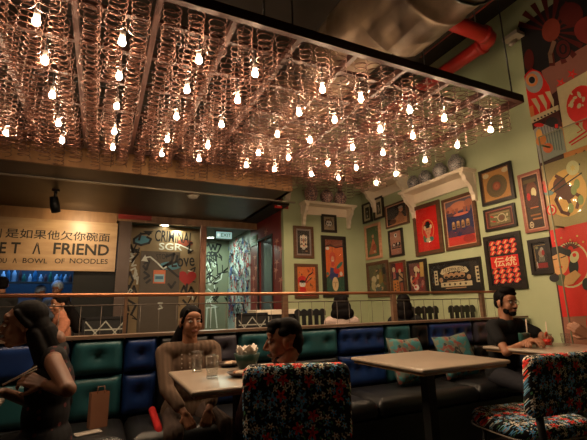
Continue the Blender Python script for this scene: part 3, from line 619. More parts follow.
def a_poster(A, R):
    A.ell(.5, .7, .3, .18, pt(105, 55, 30)); A.ell(.6, .66, .14, .09, pt(215, 200, 150)); A.ell(.45, .5, .35, .12, pt(75, 35, 18)); A.rect(.1, .85, .8, .92, pt(90, 75, 35)); A.ell(.5, .3, .3, .1, pt(60, 45, 20))
    A.rect(.3, .38, .75, .4, pt(185, 100, 50)); A.rect(.25, .24, .8, .27, pt(140, 90, 45)); A.rect(.35, .17, .85, .2, pt(170, 110, 60)); A.ring(.24, .09, .12, .06, .6, cr_, 14); A.ell(.24, .09, .05, .02, cr_)
    A.ell(.3, .6, .1, .07, redm)
def a_bird(A, R):
    A.rect(.12, .08, .88, .9, pt(42, 40, 38)); A.line([(.12, .08), (.12, .9), (.88, .9)], .012, gold, A.asp); A.rect(.2, .08, .88, .26, pt(130, 25, 22)); A.ell(.55, .6, .2, .14, pt(140, 120, 100)); A.ell(.62, .74, .12, .08, pt(160, 150, 135)); A.ell(.68, .62, .1, .1, pt(150, 35, 30))
    for i in range(5): A.line([(.42+.07*i, .5), (.36+.09*i, .3)], .014, pt(150, 150, 130), A.asp)
    A.ell(.3, .82, .1, .05, pt(130, 130, 90)); A.line([(.2, .3), (.2, .1)], .02, wht)
def a_mask(A, R):
    A.rect(.1, .06, .9, .94, pt(32, 27, 25)); A.ell(.5, .54, .3, .29, pt(205, 185, 160)); A.ell(.32, .7, .12, .1, wht); A.ell(.68, .7, .12, .1, wht)
    for s in (-1, 1):
        A.ell(.5+s*.15, .6, .085, .07, dk, rot=s*.4); A.ell(.5+s*.15, .6, .03, .025, wht); A.ell(.5+s*.16, .4, .06, .07, dk); A.ell(.5+s*.2, .32, .1, .06, pt(205, 185, 160)); A.line([(.5+s*.05, .85), (.5+s*.2, .75)], .02, dk)
    A.poly([(.45, .48), (.55, .48), (.53, .66), (.47, .66)], pt(130, 30, 30)); A.ell(.5, .34, .08, .03, redm); A.ell(.5, .24, .13, .06, wht); A.line([(.42, .24), (.58, .24)], .012, dk); A.rect(.62, .1, .8, .13, tn)
def a_skull(A, R):
    A.ell(.5, .55, .36, .3, pt(60, 50, 45)); A.ell(.5, .5, .27, .26, wht); A.ell(.39, .5, .07, .07, dk); A.ell(.62, .5, .07, .07, dk); A.rect(.36, .22, .64, .3, dk); A.ell(.5, .78, .3, .08, br_)
    for i in range(9): A.ell(R.random()*.8+.1, R.random()*.9+.05, .05, .03, (br_, dk, tn)[i % 3], 6)
def a_orange(A, R):
    A.rect(0, .86, 1, 1, pt(120, 60, 40)); A.line([(0, .86), (.3, .9), (.6, .85), (1, .88)], .01, dk); A.line([(.4, .98), (.4, .75)], .008, dk)
    A.ell(.14, .83, .1, .03, wht); A.ell(.4, .66, .17, .11, pt(190, 60, 35)); A.ell(.4, .62, .09, .07, skin); A.ell(.4, .54, .1, .05, pt(190, 50, 40)); A.ell(.4, .6, .05, .01, wht)
    A.poly([(0, .0), (0, .28), (.2, .34), (.5, .28), (1, .32), (1, 0)], pt(25, 75, 60)); A.poly([(.18, .28), (.26, .48), (.45, .46), (.72, .42), (.66, .3), (.3, .24)], pt(40, 50, 105)); A.ell(.6, .42, .17, .06, redm)
    A.ell(.78, .52, .2, .04, teal_, rot=.3); A.ell(.5, .17, .17, .13, pt(215, 185, 140)); A.line([(.5, .2), (.5, .12)], .012, br_); A.ell(.42, .2, .025, .01, br_); A.ell(.58, .2, .025, .01, br_); A.ell(.84, .36, .08, .04, wht); A.ell(.1, .36, .07, .03, teal_)
def a_dancer(A, R):
    A.ell(.28, .52, .26, .16, redm); A.ell(.28, .4, .17, .12, wht); A.ell(.28, .48, .16, .05, dk); A.ell(.22, .4, .02, .012, dk); A.ell(.34, .4, .02, .012, dk); A.poly([(.08, .08), (.15, .3), (.42, .3), (.5, .08)], redm); A.rect(0, 0, 1, .07, redm)
    A.line([(.4, .45), (.6, .68), (.85, .8)], .025, dk); A.line([(.5, .45), (.8, .62)], .018, dk)
    for i in range(14):
        u, v = .55+R.random()*.4, .1+R.random()*.8; A.line([(u, v), (u+.1*(R.random()-.5), v+.1), (u+.06, v+.02)], .009, (dk, redm, gr)[i % 3])
    A.ell(.25, .72, .03, .04, dk); A.ell(.12, .8, .03, .02, gr); A.ell(.3, .06, .12, .05, wht)
F = framed; g_ = 'right'
F(g_, (362.8, 204.5), (371.4, 202.2), (364.3, 224), (373.5, 221.5), 'small black framed print nearest the wall corner, under the small cream shelf', 'black', .035, dk, a_figure, cr_, .05)
F(g_, (373.7, 198.8), (383.3, 196.2), (375, 220.5), (385.3, 217.6), 'small black framed print with wide cream mount, second from the wall corner', 'black', .035, dk, a_figure2, cr_, .055)
F(g_, (385.5, 206.3), (407.5, 199.5), (387.5, 229.5), (410.8, 222.5), 'dark landscape photograph of a pale figure in a copper edged frame', 'brown', .03, pt(28, 30, 36), a_couple, liner='copper')
F(g_, (365, 227), (380, 222.3), (368, 260.5), (383.5, 257.2), 'tall green and orange figure print in a copper frame by the corner', 'copper', .045, pt(70, 85, 50), a_green)
F(g_, (388.8, 231), (402.5, 228.2), (391.3, 257.8), (405.5, 255.2), 'narrow dusty pink print with a white disc over black shapes', 'black', .035, pt(165, 115, 95), a_moon)
F(g_, (366.8, 263.2), (388, 260), (370, 298), (391.5, 296.2), 'olive collage print in a brown frame just above the rail by the corner', 'brown', .05, pt(75, 70, 45), a_collage, liner='brown')
F(g_, (390, 262.3), (405, 260), (393.3, 295), (408.8, 293.8), 'narrow print with a red top and an orange block in a brown frame', 'brown', .035, pt(35, 28, 35), a_fight)
F(g_, (407, 261.7), (426, 258.2), (411, 295.4), (430.8, 294), 'black framed crowded red and purple print left of the black banner print', 'black', .045, pt(95, 50, 50), a_comic)
F(g_, (430, 264), (480.5, 256.4), (433, 295), (485.7, 291), 'wide black print with a cream banner emblem and two side strips', 'black', .03, pt(22, 22, 24), a_band)
F(g_, (413.2, 208.7), (439.5, 199), (417.4, 256.4), (445.4, 252.7), 'bright red poster of a woman inside a gold oval', 'brown', .06, pt(195, 25, 20), a_lady)
F(g_, (443.2, 200.4), (474.6, 190.8), (447.2, 251.5), (482.3, 245), 'large poster of a pink animal above blue and red city shapes', 'brown', .045, navy, a_pig, liner='copper')
F(g_, (479.6, 172.3), (511.2, 161), (484, 207), (517, 198), 'framed record disc on a tan ground with two cream corner labels', 'black', .035, pt(175, 125, 65), a_record, liner='brown')
F(g_, (484.4, 211.1), (515, 202.5), (487.4, 232.6), (518.5, 225.4), 'small dark red framed olive print between the record and the red pattern', 'black', .03, pt(80, 40, 30), a_stamp, liner='red')
F(g_, (484.2, 238.2), (520, 230), (491.3, 290.6), (529.6, 288), 'black framed red pattern print with two large cream Chinese characters', 'black', .055, pt(25, 18, 18), a_kanji)
F(g_, (518, 176.4), (541, 168.8), (528.3, 233.8), (550.8, 229.3), 'tall dark brown poster in a red and copper frame beside the mural', 'red', .03, pt(55, 35, 22), a_poster, liner='copper')
F(g_, (527.8, 240.9), (550, 236.7), (534.5, 275.3), (556.6, 273), 'small black framed dark print with a red base, lowest beside the mural', 'black', .045, pt(25, 22, 22), a_bird)
g_ = 'back'
F(g_, (292.7, 226), (312.7, 227), (293.6, 258.5), (313.3, 258.2), 'brown framed print of a black and white painted mask face', 'brown', .05, pt(35, 30, 30), a_mask, pt(130, 120, 115), .03)
F(g_, (320.4, 214), (336, 215.8), (321.5, 232.2), (335.8, 233.1), 'small black framed print of a skull under the vase shelf', 'black', .045, pt(150, 130, 105), a_skull)
F(g_, (320.9, 235.3), (345.1, 237.1), (322.6, 297.5), (347.4, 297.3), 'tall orange poster with a stacked figure and green base in a black frame', 'black', .07, pt(205, 95, 35), a_orange)
F(g_, (293.9, 264), (317.4, 264), (294.5, 298.3), (317.8, 298.7), 'square orange print of a red haired doll in a brown frame above the rail', 'brown', .05, pt(200, 105, 45), a_dancer)
# ------------------------------------------------------------------ cream shelves and vases
M_shelf = mat('cream_shelf', hexc(235, 218, 195), .45, var=.05)
def shelf(wall, pa, pb, brackets, label, drop=.1, dep=.24, blen=.4):
    """pa, pb: pixels of the top edge where the shelf meets the wall ends (front edge), bracket positions as fractions"""
    off = dep
    if wall == 'right': a, b = at_x(*pa, W-off), at_x(*pb, W-off); s0, s1 = -a.y, -b.y
    else: a, b = at_y(*pa, G-off), at_y(*pb, G-off); s0, s1 = a.x, b.x
    z = (a.z+b.z)/2; c = (s0+s1)/2; w_ = s1-s0
    t = empty('wall_shelf', (W, -c, z) if wall == 'right' else (c, G, z), -PI/2 if wall == 'right' else 0); tag(t, label, 'shelf')
    MB().b2((-w_/2, -dep, -.03), (w_/2, 0, 0), M_shelf).b2((-w_/2+.015, -dep+.015, -.045), (w_/2-.015, 0, -.03), M_shelf).build('board', t, bevel=.004)
    MB().b2((-w_/2+.03, -.03, -.2), (w_/2-.03, 0, -.045), M_shelf).build('back_rail', t, bevel=.004)
    for f in brackets:
        x = -w_/2+f*w_; k = dep-.03
        pr = [(0, -.045), (-k, -.045), (-k, -.075), (-k*.86, -.10), (-k*.8, -.16), (-k*.52, -.21), (-k*.36, -.26), (-k*.34, -.31), (-.05, -.35), (-.045, -blen), (0, -blen-.02)]
        MB().prism(pr, x-.03, x+.03, M_shelf, (1, 2, 0)).build('bracket', t, bevel=.004)
    return t, z, s0, s1
def vase(x, y, z, r, h, kind, m, label, group):
    P_ = {'round': [(.5, 0), (.55, .04), (.85, .25), (1, .5), (.92, .72), (.6, .88), (.42, .93), (.48, 1)],
          'flask': [(.5, 0), (.6, .05), (.95, .22), (1, .4), (.7, .62), (.3, .78), (.28, .9), (.48, 1)],
          'wide': [(.6, 0), (.62, .08), (.8, .15), (1, .42), (1, .62), (.7, .8), (.5, .84), (.55, .95), (.72, 1)],
          'lid': [(.55, 0), (.6, .05), (.95, .3), (1, .5), (.85, .66), (.62, .73)]}[kind]
    t = empty('patterned_vase', (x, y, z)); tag(t, label, 'vase', group)
    MB().lathe([(a*r, b*h) for a, b in P_], m, n=20).build('body', t)
    if kind == 'lid': MB().lathe([(.66*r, .73*h), (.55*r, .8*h), (.25*r, .88*h), (.08*r, .91*h), (.14*r, .95*h), (.1*r, 1*h), (.01, 1.01*h)], m, n=16).build('lid', t)
    return t
def vasemat(name, a, b, c):
    m = mat(name, a, .3, var=0, coat=.3); nt = m.node_tree; N = nt.nodes; L = nt.links; bb = N['Principled BSDF']
    tc = N.new('ShaderNodeTexCoord'); v = N.new('ShaderNodeTexVoronoi'); v.inputs['Scale'].default_value = 26; v.feature = 'DISTANCE_TO_EDGE'; L.new(tc.outputs['Object'], v.inputs[0])
    cr = N.new('ShaderNodeValToRGB'); e = cr.color_ramp.elements; e[0].position = .03; e[0].color = (*b, 1); e[1].position = .12; e[1].color = (*a, 1); n = e.new(.3); n.color = (*c, 1)
    L.new(v.outputs['Distance'], cr.inputs[0]); L.new(cr.outputs[0], bb.inputs['Base Color']); return m
V1 = vasemat('brown_blue_glaze', hexc(190, 140, 120), hexc(60, 62, 95), hexc(215, 185, 170)); V2 = vasemat('grey_blue_glaze', hexc(180, 172, 165), hexc(50, 55, 70), hexc(150, 140, 135))
t, z, s0, s1 = shelf('back', (304.6, 199.8), (357.3, 205.3), (.07, .93), 'cream bracketed shelf with three brown vases on the rear green wall')
sc_ = at_y(320, 190, G-.12)
for px, wd_, hp, k, l in ((311, 12.5, 15.5, 'wide', 'leftmost brown and blue vase with a wide flared rim on the rear shelf'), (326.5, 12, 13.5, 'lid', 'lidded brown vase in the middle of the rear shelf'), (340, 11.5, 15, 'flask', 'rightmost brown vase with a narrow neck on the rear shelf')):
    q = at_y(px, 195, G-.12); sca = (at_y(px+1, 195, G-.12)-q).length
    vase(q.x, G-.12, z, wd_/2*sca*.95, hp*sca*1.1, k, V1, l, 'vases on the rear shelf')
t, z, s0, s1 = shelf('right', (397.4, 192.7), (462.8, 166.5), (.06, .95), 'long cream bracketed shelf with round grey jars on the right wall', dep=.26, blen=.42)
for px, d_, l in ((412.5, 13.5, 'leftmost and smallest round grey jar on the long cream shelf'), (424.5, 14.5, 'second round grey jar from the left on the long cream shelf'), (440, 16, 'third round grey jar from the left on the long cream shelf'), (457, 18.5, 'largest round grey jar, rightmost on the long cream shelf')):
    q = at_x(px, 172, W-.12); sca = (at_x(px, 173, W-.12)-q).length
    vase(W-.12, q.y, z, min(.115, d_/2*sca*.92), d_*sca*1.0, 'round', V2, l, 'jars on the long shelf')
shelf('right', (359.6, 188.9), (396.5, 174.8), (.1, .93), 'short cream bracketed shelf next to the room corner on the right wall', dep=.26, blen=.42)
# ------------------------------------------------------------------ mural on the right wall
mt = empty('wall_mural', (W, 2.2, 1.0)); tag(mt, 'tall collage mural in red, black, cream and tan on the right wall', 'mural')
def mp(px, py): q = at_x(px, py, W-.02); return (q.y, q.z)
def panel(pts, m, arts=None, lay=0):
    mb = MB(); th = .008+lay*.004; P = [mp(*p) for p in pts]; n = len(P)
    vs_ = [(-th, y-2.2, z-1.0) for y, z in P]+[(0, y-2.2, z-1.0) for y, z in P]
    mb.add(vs_, [tuple(range(n)), tuple(range(n, 2*n))[::-1]]+[(i, (i+1) % n, n+(i+1) % n, n+i) for i in range(n)], m)
    A = Art(mb, lambda u, v, k: (lambda q: Vector((-th-k, q[0]-2.2, q[1]-1.0)))(mp(u, v)), .0004)
    if arts: arts(A)
    return mb.build('panel', mt)
mrd, mdk, mcr, mtan, mor = pt(200, 28, 18), pt(28, 24, 26), pt(190, 175, 135), pt(150, 128, 88), pt(200, 120, 60)
dred, mpk, mmar, mgy = pt(88, 27, 22), pt(170, 90, 80), pt(70, 22, 18), pt(140, 140, 135)
panel([(519, 27), (700, -99), (700, 400), (572, 400)], pt(60, 25, 20))
def m_top(A):
    for i in range(13):
        a = -2.9+i*.37; A.poly([(551+4*math.cos(a), 32+4*math.sin(a)), (551+34*math.cos(a-.09), 32+34*math.sin(a-.09)), (551+34*math.cos(a+.09), 32+34*math.sin(a+.09))], dred)
    A.ell(551, 30, 9, 12, pt(125, 50, 35), rot=.3); A.ell(571, 14, 12, 12, dred); A.ell(590, 30, 16, 14, pt(130, 45, 38)); A.ell(563, 49, 8, 10, mdk); A.ring(563, 49, 7, 9, .6, dred, 14); A.ell(563, 49, 2, 4, dred)
    A.ell(529, 60, 5, 11, dred); A.line([(554, 42), (550, 54), (551, 62)], 2, pt(130, 100, 80)); A.ell(610, 50, 18, 10, dred); A.ell(640, 10, 25, 25, dred)
panel([(519, 27), (700, -99), (700, -30), (600, 38), (541, 72), (525, 80)], mdk, m_top, 1)
def m_pink(A):
    for c in ((572, 74), (561, 83), (620, 52)): A.star(c[0], c[1], 6, 6, mrd, 5, .35, .3); A.ell(c[0], c[1], 1, 1, mpk)
panel([(541, 71), (600, 37), (700, -30), (700, 10), (600, 66), (557, 90), (550, 95)], pt(130, 82, 70), m_pink, 2)
def m_doll(A):
    A.ell(534, 82, 9, 11, mgy); A.ring(532, 80, 6, 6.5, .6, mor, 18); A.ell(532, 80, 3, 3.4, mdk)
    for dx in (0, 7, 14): A.poly([(531+dx, 99-dx*.5), (536+dx, 98-dx*.5), (540+dx, 106-dx*.4), (540+dx, 114-dx*.4), (537+dx, 108-dx*.4)], mcr)
    A.poly([(529, 107), (533, 105), (535, 117), (531, 118)], mor)
panel([(524, 76), (531, 68), (540, 72), (549, 86), (552, 98), (549, 109), (531, 119)], mrd, m_doll, 3)
def m_strip(A):
    for i in range(7): A.rect(534+i*3.4, 119.6-i*1.55, 536+i*3.4, 121.2-i*1.55, mdk)
panel([(531, 117.5), (558, 105), (559, 110), (532, 123.5)], mcr, m_strip, 4)
panel([(532, 123.5), (559, 110), (562, 127), (549, 124), (543, 122), (533, 130)], mmar, lambda A: (A.ell(552, 122, 6, 5, mdk), A.ell(539, 125, 5, 2, mrd), A.rect(555, 124, 558, 128, mrd)), 3)
def m_feather(A):
    for i in range(8): A.line([(538+i*3, 126), (544+i*2.6, 150)], .5, pt(100, 105, 105))
    A.ell(541, 140, 5, 6, mor, rot=.4); A.ell(548, 148, 5, 5, pt(210, 105, 60)); A.ell(539, 134, 3, 5, pt(205, 150, 70))
panel([(533, 127), (541, 123), (556, 129), (562, 129), (566, 152), (540, 163)], mgy, m_feather, 2)
panel([(559, 128), (563, 118), (700, 40), (700, 130), (566, 172)], mor, lambda A: (A.ell(576, 157, 2, 4, mmar), A.ell(584, 154, 2, 4, mmar), A.ell(571, 160, 2, 3, mmar)), 1)
def m_wave(A):
    A.ell(581, 104, 14, 19, mrd, rot=.25)
    R = random.Random(3)
    for i in range(14): A.ell(570+R.random()*14, 93+R.random()*14, 1+R.random()*2.4, .8+R.random()*1.2, mcr, 7, R.random()*3)
    A.line([(570, 143), (589, 130)], .9, mrd); A.line([(572, 145), (590, 134)], .7, mrd); A.line([(577, 124), (583, 130), (578, 133)], .5, mrd); A.ell(578, 124, 2, 1.4, mrd); A.ell(588, 125, 5, 6, mrd)
panel([(557, 88), (600, 64), (700, 5), (700, 98), (600, 140), (567, 152)], mcr, m_wave, 4)
def m_bowl(A):
    A.ell(567, 193, 20, 24, pt(205, 150, 80), rot=.15); A.ell(560, 186, 7, 9, pt(100, 45, 30)); A.ell(567, 192, 9, 8, pt(90, 40, 28))
    for q in (((560, 190), (556, 200), (562, 212), (568, 214)), ((566, 196), (572, 206), (568, 215)), ((572, 192), (580, 196), (577, 208)), ((564, 180), (556, 176))): A.line(q, 1.7, pt(90, 40, 28))
    for p in ((574, 190), (577, 184), (571, 208), (581, 200)): A.ell(p[0], p[1], 3, 5, pt(130, 135, 80))
    A.line([(549, 192), (580, 164)], .6, mdk); A.line([(550, 195), (582, 173)], .6, mdk); A.ell(573, 168, 6.5, 7.5, mcr, rot=.2); A.star(573, 168, 3.5, 4, pt(200, 165, 100), 6)
    A.ell(549, 193, 5, 2.5, pt(100, 125, 125)); A.ell(546, 188, 2.5, 5, pt(180, 50, 40)); A.ell(552, 210, 5, 5.5, mrd); A.ring(552, 210, 3.5, 4, .6, mcr, 14); A.ell(545, 183, 3, 2, pt(160, 70, 55))
panel([(541, 166), (600, 146), (700, 105), (700, 195), (600, 219), (550, 230.5)], mtan, m_bowl, 3)
def m_red(A):
    A.ring(571, 265, 19, 23, .92, mcr, 22)
    A.ell(560, 262, 9, 13, pt(200, 150, 95)); A.poly([(549, 248), (560, 246), (571, 250), (573, 258), (560, 253), (551, 257)], mdk); A.ell(574, 267, 5, 9, mdk)
    A.line([(553, 260), (557, 259)], .5, mdk); A.line([(561, 258), (566, 256)], .5, mdk); A.ell(561, 267, 2, 1.1, mrd)
    for i in range(9): a = -PI+.1+i*.35; A.poly([(571+11*math.cos(a), 248+9*math.sin(a)), (571+3*math.cos(a+.4), 249+3*math.sin(a+.4)), (571+3*math.cos(a-.4), 249+3*math.sin(a-.4))], pt(85, 22, 18))
    A.ell(575, 257, 4.5, 6, mcr, rot=.3); A.ell(575, 255, 2, 2, mrd); A.ell(562, 280, 6, 6, gr); A.poly([(566, 276), (576, 270), (582, 275), (574, 284), (564, 286)], pt(190, 140, 90)); A.ell(555, 278, 5, 4, mdk)
    for p in ((562, 238), (571, 240), (578, 236), (556, 241), (584, 242), (577, 243)): A.ell(p[0], p[1], 1, 1, gold)
    A.ell(587, 284, 4, 6, mdk)
panel([(550, 230.5), (600, 219), (700, 195), (700, 310), (563, 317)], mrd, m_red, 4)
panel([(563, 317), (700, 310), (700, 400), (572, 400)], pt(150, 95, 75), lambda A: (A.ell(590, 322, 4, 8, redm),), 3)
# glass sheet standing off the mural with a brass edge
a = at_x(540.2, 137, W-.16); b = at_x(570, 340, W-.16); y1 = (a.y+b.y)/2; z1 = at_x(540.2, 137, W-.16).z
t = empty('glass_screen', (W-.16, y1, 0)); tag(t, 'tall clear glass screen with a thin brass edge in front of the mural', 'glass screen')
MB().b2((-.004, -1.6, .02), (.004, -.01, z1), glass('clear_glass', (.93, .96, .92), 1.15)).build('pane', t)
M_brass = mat('brass_edge', (.22, .22, .14), .45, .5)
MB().b2((-.006, -.008, 0), (.006, .002, z1+.006), M_brass).b2((-.006, -1.6, z1), (.006, -.01, z1+.008), M_brass).build('edge_trim', t)
for z_ in (.6, 1.9, z1-.1): MB().tube([(0, -.02, z_), (.16, -.02, z_)], .01, M_brass, n=6).build('standoff', t)
# cream bracket high on the wall next to the mural
q = at_x(515, 38, W-.05); mb = MB().box((-.08, 0, 0), (.16, .2, .05), M_white).tube([(-.05, 0, -.03), (-.12, .03, -.1)], .03, M_white)
tag(mb.build('wall_bracket', loc=(W, q.y, q.z)), 'small cream bracket high on the green wall beside the mural top', 'bracket')
# ------------------------------------------------------------------ rear platform, rail
struct('floor_rear', MB().b2((-3.6, 3.26, 0), (4.5, 6.26, .15), M_floor))
RYY = 3.34; RZ = 1.245
M_rod = mat('dull_rod', (.09, .07, .055), .5, .5)
t = empty('copper_rail', (1.5, RYY, .15)); tag(t, 'long copper handrail on posts above the back of the banquette', 'handrail')
MB().tube([(-4.4, 0, RZ-.15), (2.98, 0, RZ-.15)], .0145, M_copper, n=10).build('handrail', t)
MB().tube([(-4.4, 0, RZ-.225), (2.98, 0, RZ-.225)], .005, M_rod, n=6).tube([(-4.4, 0, RZ-.68), (2.98, 0, RZ-.68)], .005, M_rod, n=6).build('lower_rod', t)
M_post = wood('rail_post_wood', (.13, .07, .045), (.2, .12, .07), .4)
for px in (-60, 42.5*0+45-170, 125.5, 285, 394, 483):
    x = at_y(px, 310, RYY).x-1.5; wd_ = .022 if px == 125.5 else .05
    MB().b2((x-wd_/2, -.02, 0), (x+wd_/2, .02, RZ-.165), M_post).build('post', t)
i = 0
x = -1.2
while x < 4.4:
    MB().tube([(x-1.5, 0, RZ-.68), (x-1.5, 0, RZ-.225)], .0025, M_rod, n=5).build('rod', t); x += .135
# ------------------------------------------------------------------ banquette
L_teal = mat('teal_leather', (.02, .10, .115), .38, scale=9, var=.15, bump=.05); L_blue = mat('blue_leather', (.010, .036, .16), .35, scale=9, var=.15, bump=.05)
L_blk = mat('black_leather', (.007, .007, .008), .4, bump=.05); L_gry = mat('plum_grey_leather', (.06, .055, .075), .4, bump=.05)
BYF = 3.13; SEATZ = .44
bq = empty('banquette', (1.5, 3.0, 0)); tag(bq, 'long tufted leather banquette in teal, blue, black and grey patches below the rail', 'banquette')
MB().b2((-4.5, -.38, 0), (2.95, .24, .3), L_blk).build('base', bq)
xs = [-3.0, -2.2, -1.4, -.6, .2, 1.0, 1.91, 2.95, 3.7, 4.45]
for a, b in zip(xs, xs[1:]):
    MB().rsheet(((a+b)/2-1.5, -.135, .37), (1, 0, 0), (0, 1, 0), b-a-.006, .56, .14, .04, L_blk).build('seat_cushion', bq)
MB().b2((-4.5, .18, .3), (2.95, .245, .93), L_blk).build('back_board', bq)
MB().b2((-4.5, .11, .945), (2.95, .26, .965), wood('cap_wood', (.16, .1, .07), (.24, .16, .11), .35)).build('cap_rail', bq)
def pad(x0, x1, z0, z1, m, btn):
    nx = max(8, int((x1-x0)/.03)); nz = 10; vs_ = []; w_, h_ = x1-x0, z1-z0
    for j in range(nz+1):
        for i in range(nx+1):
            u, v = i/nx, j/nz; x = x0+u*w_; z = z0+v*h_
            e = min(u*w_, (1-u)*w_, v*h_, (1-v)*h_); bulge = .045*min(1, (e/.035))**.5
            for bx, bz in btn: d = math.hypot(x-bx, z-bz); bulge -= .034*math.exp(-(d/.03)**2)+.008*math.exp(-(d/.07)**2)
            vs_.append((x-1.5, .18-.012-bulge-.02, z))
    n = nx+1; fs = [(j*n+i, j*n+i+1, (j+1)*n+i+1, (j+1)*n+i) for j in range(nz) for i in range(nx)]
    k = len(vs_); edge = [i for i in range(n)]+[j*n+nx for j in range(1, nz+1)]+[nz*n+i for i in range(nx-1, -1, -1)]+[j*n for j in range(nz-1, 0, -1)]
    vs_ += [(vs_[e][0], .18, vs_[e][2]) for e in edge]; q = len(edge)
    fs += [(edge[(i+1) % q], edge[i], k+i, k+(i+1) % q) for i in range(q)]
    o = MB().add(vs_, fs, m, True).build('back_pad', bq)
    for bx, bz in btn: MB().sphere((bx-1.5, .18-.035, bz), (.009, .007, .009), m, 8).build('button', o)
def row(a, b, mu, ml, nb=2, zs=.705):
    cu = [(a+(b-a)*(i+.5)/nb, .83) for i in range(nb)]; cl = [(a+(b-a)*(i+.5)/nb, .58) for i in range(nb)]
    pad(a+.004, b-.004, zs+.003, .94, mu, cu); pad(a+.004, b-.004, .43, zs-.003, ml, cl)
for a, b, mu, ml, nb in ((-3.0, -2.3, L_blue, L_teal, 2), (-2.3, -1.5, L_teal, L_blk, 2), (-1.5, -.75, L_blk, L_blue, 2), (-.75, -.15, L_blue, L_teal, 2), (-.15, .176, L_teal, L_teal, 1), (.176, .40, L_blue, L_blue, 1), (.40, .78, L_blk, L_blk, 1), (.78, 1.0, L_gry, L_blue, 1),
                         (1.0, 1.45, L_teal, L_teal, 2), (1.45, 1.91, L_teal, L_blk, 2), (1.91, 2.42, L_blue, L_blue, 4), (2.42, 2.73, L_teal, L_teal, 1), (2.73, 2.95, L_blk, L_blk, 1), (2.95, 3.56, L_blue, L_blk, 4), (3.56, 4.0, L_gry, L_blk, 2), (4.0, 4.45, L_teal, L_blue, 2)):
    row(a, b, mu, ml, nb)
# ------------------------------------------------------------------ tables
M_top = mat('cream_stone_top', (.33, .26, .2), .32, scale=5, var=.12, coat=0)
def table(x0, x1, y0, y1, label):
    cx_, cy_ = (x0+x1)/2, (y0+y1)/2; t = empty('cafe_table', (cx_, cy_, 0)); tag(t, label, 'table', 'square cafe tables')
    MB().rsheet((0, 0, .737), (1, 0, 0), (0, 1, 0), x1-x0, y1-y0, .026, .012, M_top).build('tabletop', t)
    MB().b2((-(x1-x0)/2+.02, -(y1-y0)/2+.02, .708), ((x1-x0)/2-.02, (y1-y0)/2-.02, .724), M_ply).build('underboard', t)
    MB().b2((-.035, -.035, .02), (.035, .035, .708), M_blackm).b2((-.18, -.02, .69), (.18, .02, .708), M_blackm).build('pedestal', t)
    MB().b2((-.22, -.22, 0), (.22, .22, .02), M_blackm).build('base', t, bevel=.005); return t
table(1.72, 2.48, 1.9, 2.66, 'empty square stone topped cafe table in front of the patterned cushions')
table(.415, 1.12, 2.0, 2.72, 'square cafe table with glasses and plates before the woman in the brown tunic')
table(3.07, 3.80, 1.9, 2.62, 'square cafe table at the right with drinks before the man in glasses')
q4 = at_z(8, 395, .75)
table(q4.x-.75, q4.x, 1.75, 2.35, 'dim cafe table at the left edge in front of the long haired woman')
# ------------------------------------------------------------------ floral chairs
M_fl = floral('floral_fabric'); M_pipe2 = mat('pale_piping', (.3, .25, .2), .6)
def floral_chair(loc, rz, label):
    t = empty('floral_chair', loc, rz); tag(t, label, 'chair', 'floral upholstered chairs')    # faces local +Y
    MB().rsheet((0, 0.01, .44), (1, 0, 0), (0, 1, 0), .52, .50, .09, .16, M_fl, 8).build('seat', t)
    n = 40; pts = []
    for k in range(n):
        a = 2*PI*k/n; e = 2/4.; c_, s_ = math.cos(a), math.sin(a); pts.append((.258*math.copysign(abs(c_)**e, c_), 0.01+.248*math.copysign(abs(s_)**e, s_), .40))
    MB().tube(pts, .005, M_pipe2, n=6, closed=True).build('piping', t)
    MB().rsheet((0, -.25, .705), (1, 0, 0), (0, -.12, 1), .48, .34, .075, .045, M_fl, 8).build('backrest', t)
    for s in (-1, 1):
        MB().tube([(s*.17, -.19, .39), (s*.17, -.245, .43), (s*.17, -.235, .58)], .019, M_black).build('back_post', t)
    for sx_ in (-1, 1):
        for sy in (-1, 1): MB().tube([(sx_*.17, sy*.16, .4), (sx_*.2, sy*.2, 0)], [.016, .011], M_black).build('leg', t)
    return t
c1 = _rr*0
def ond(px, py, d): v = ray(px, py)*d; return v+Vector((0, 0, CAMH))
q = ond(297, 400, 1.78); r_ = -math.radians(25)
floral_chair((q.x-.25*math.sin(r_), q.y+.25*math.cos(r_), 0), r_, 'floral chair seen from behind with the boy sitting in it')
q = ond(560, 384, 2.24); r2 = -math.radians(9)
fc2 = floral_chair((q.x-.25*math.sin(r2), q.y+.25*math.cos(r2), 0), r2, 'empty floral chair at the lower right with its seat in view'); fc2.scale = (1.06, 1.06, .955)
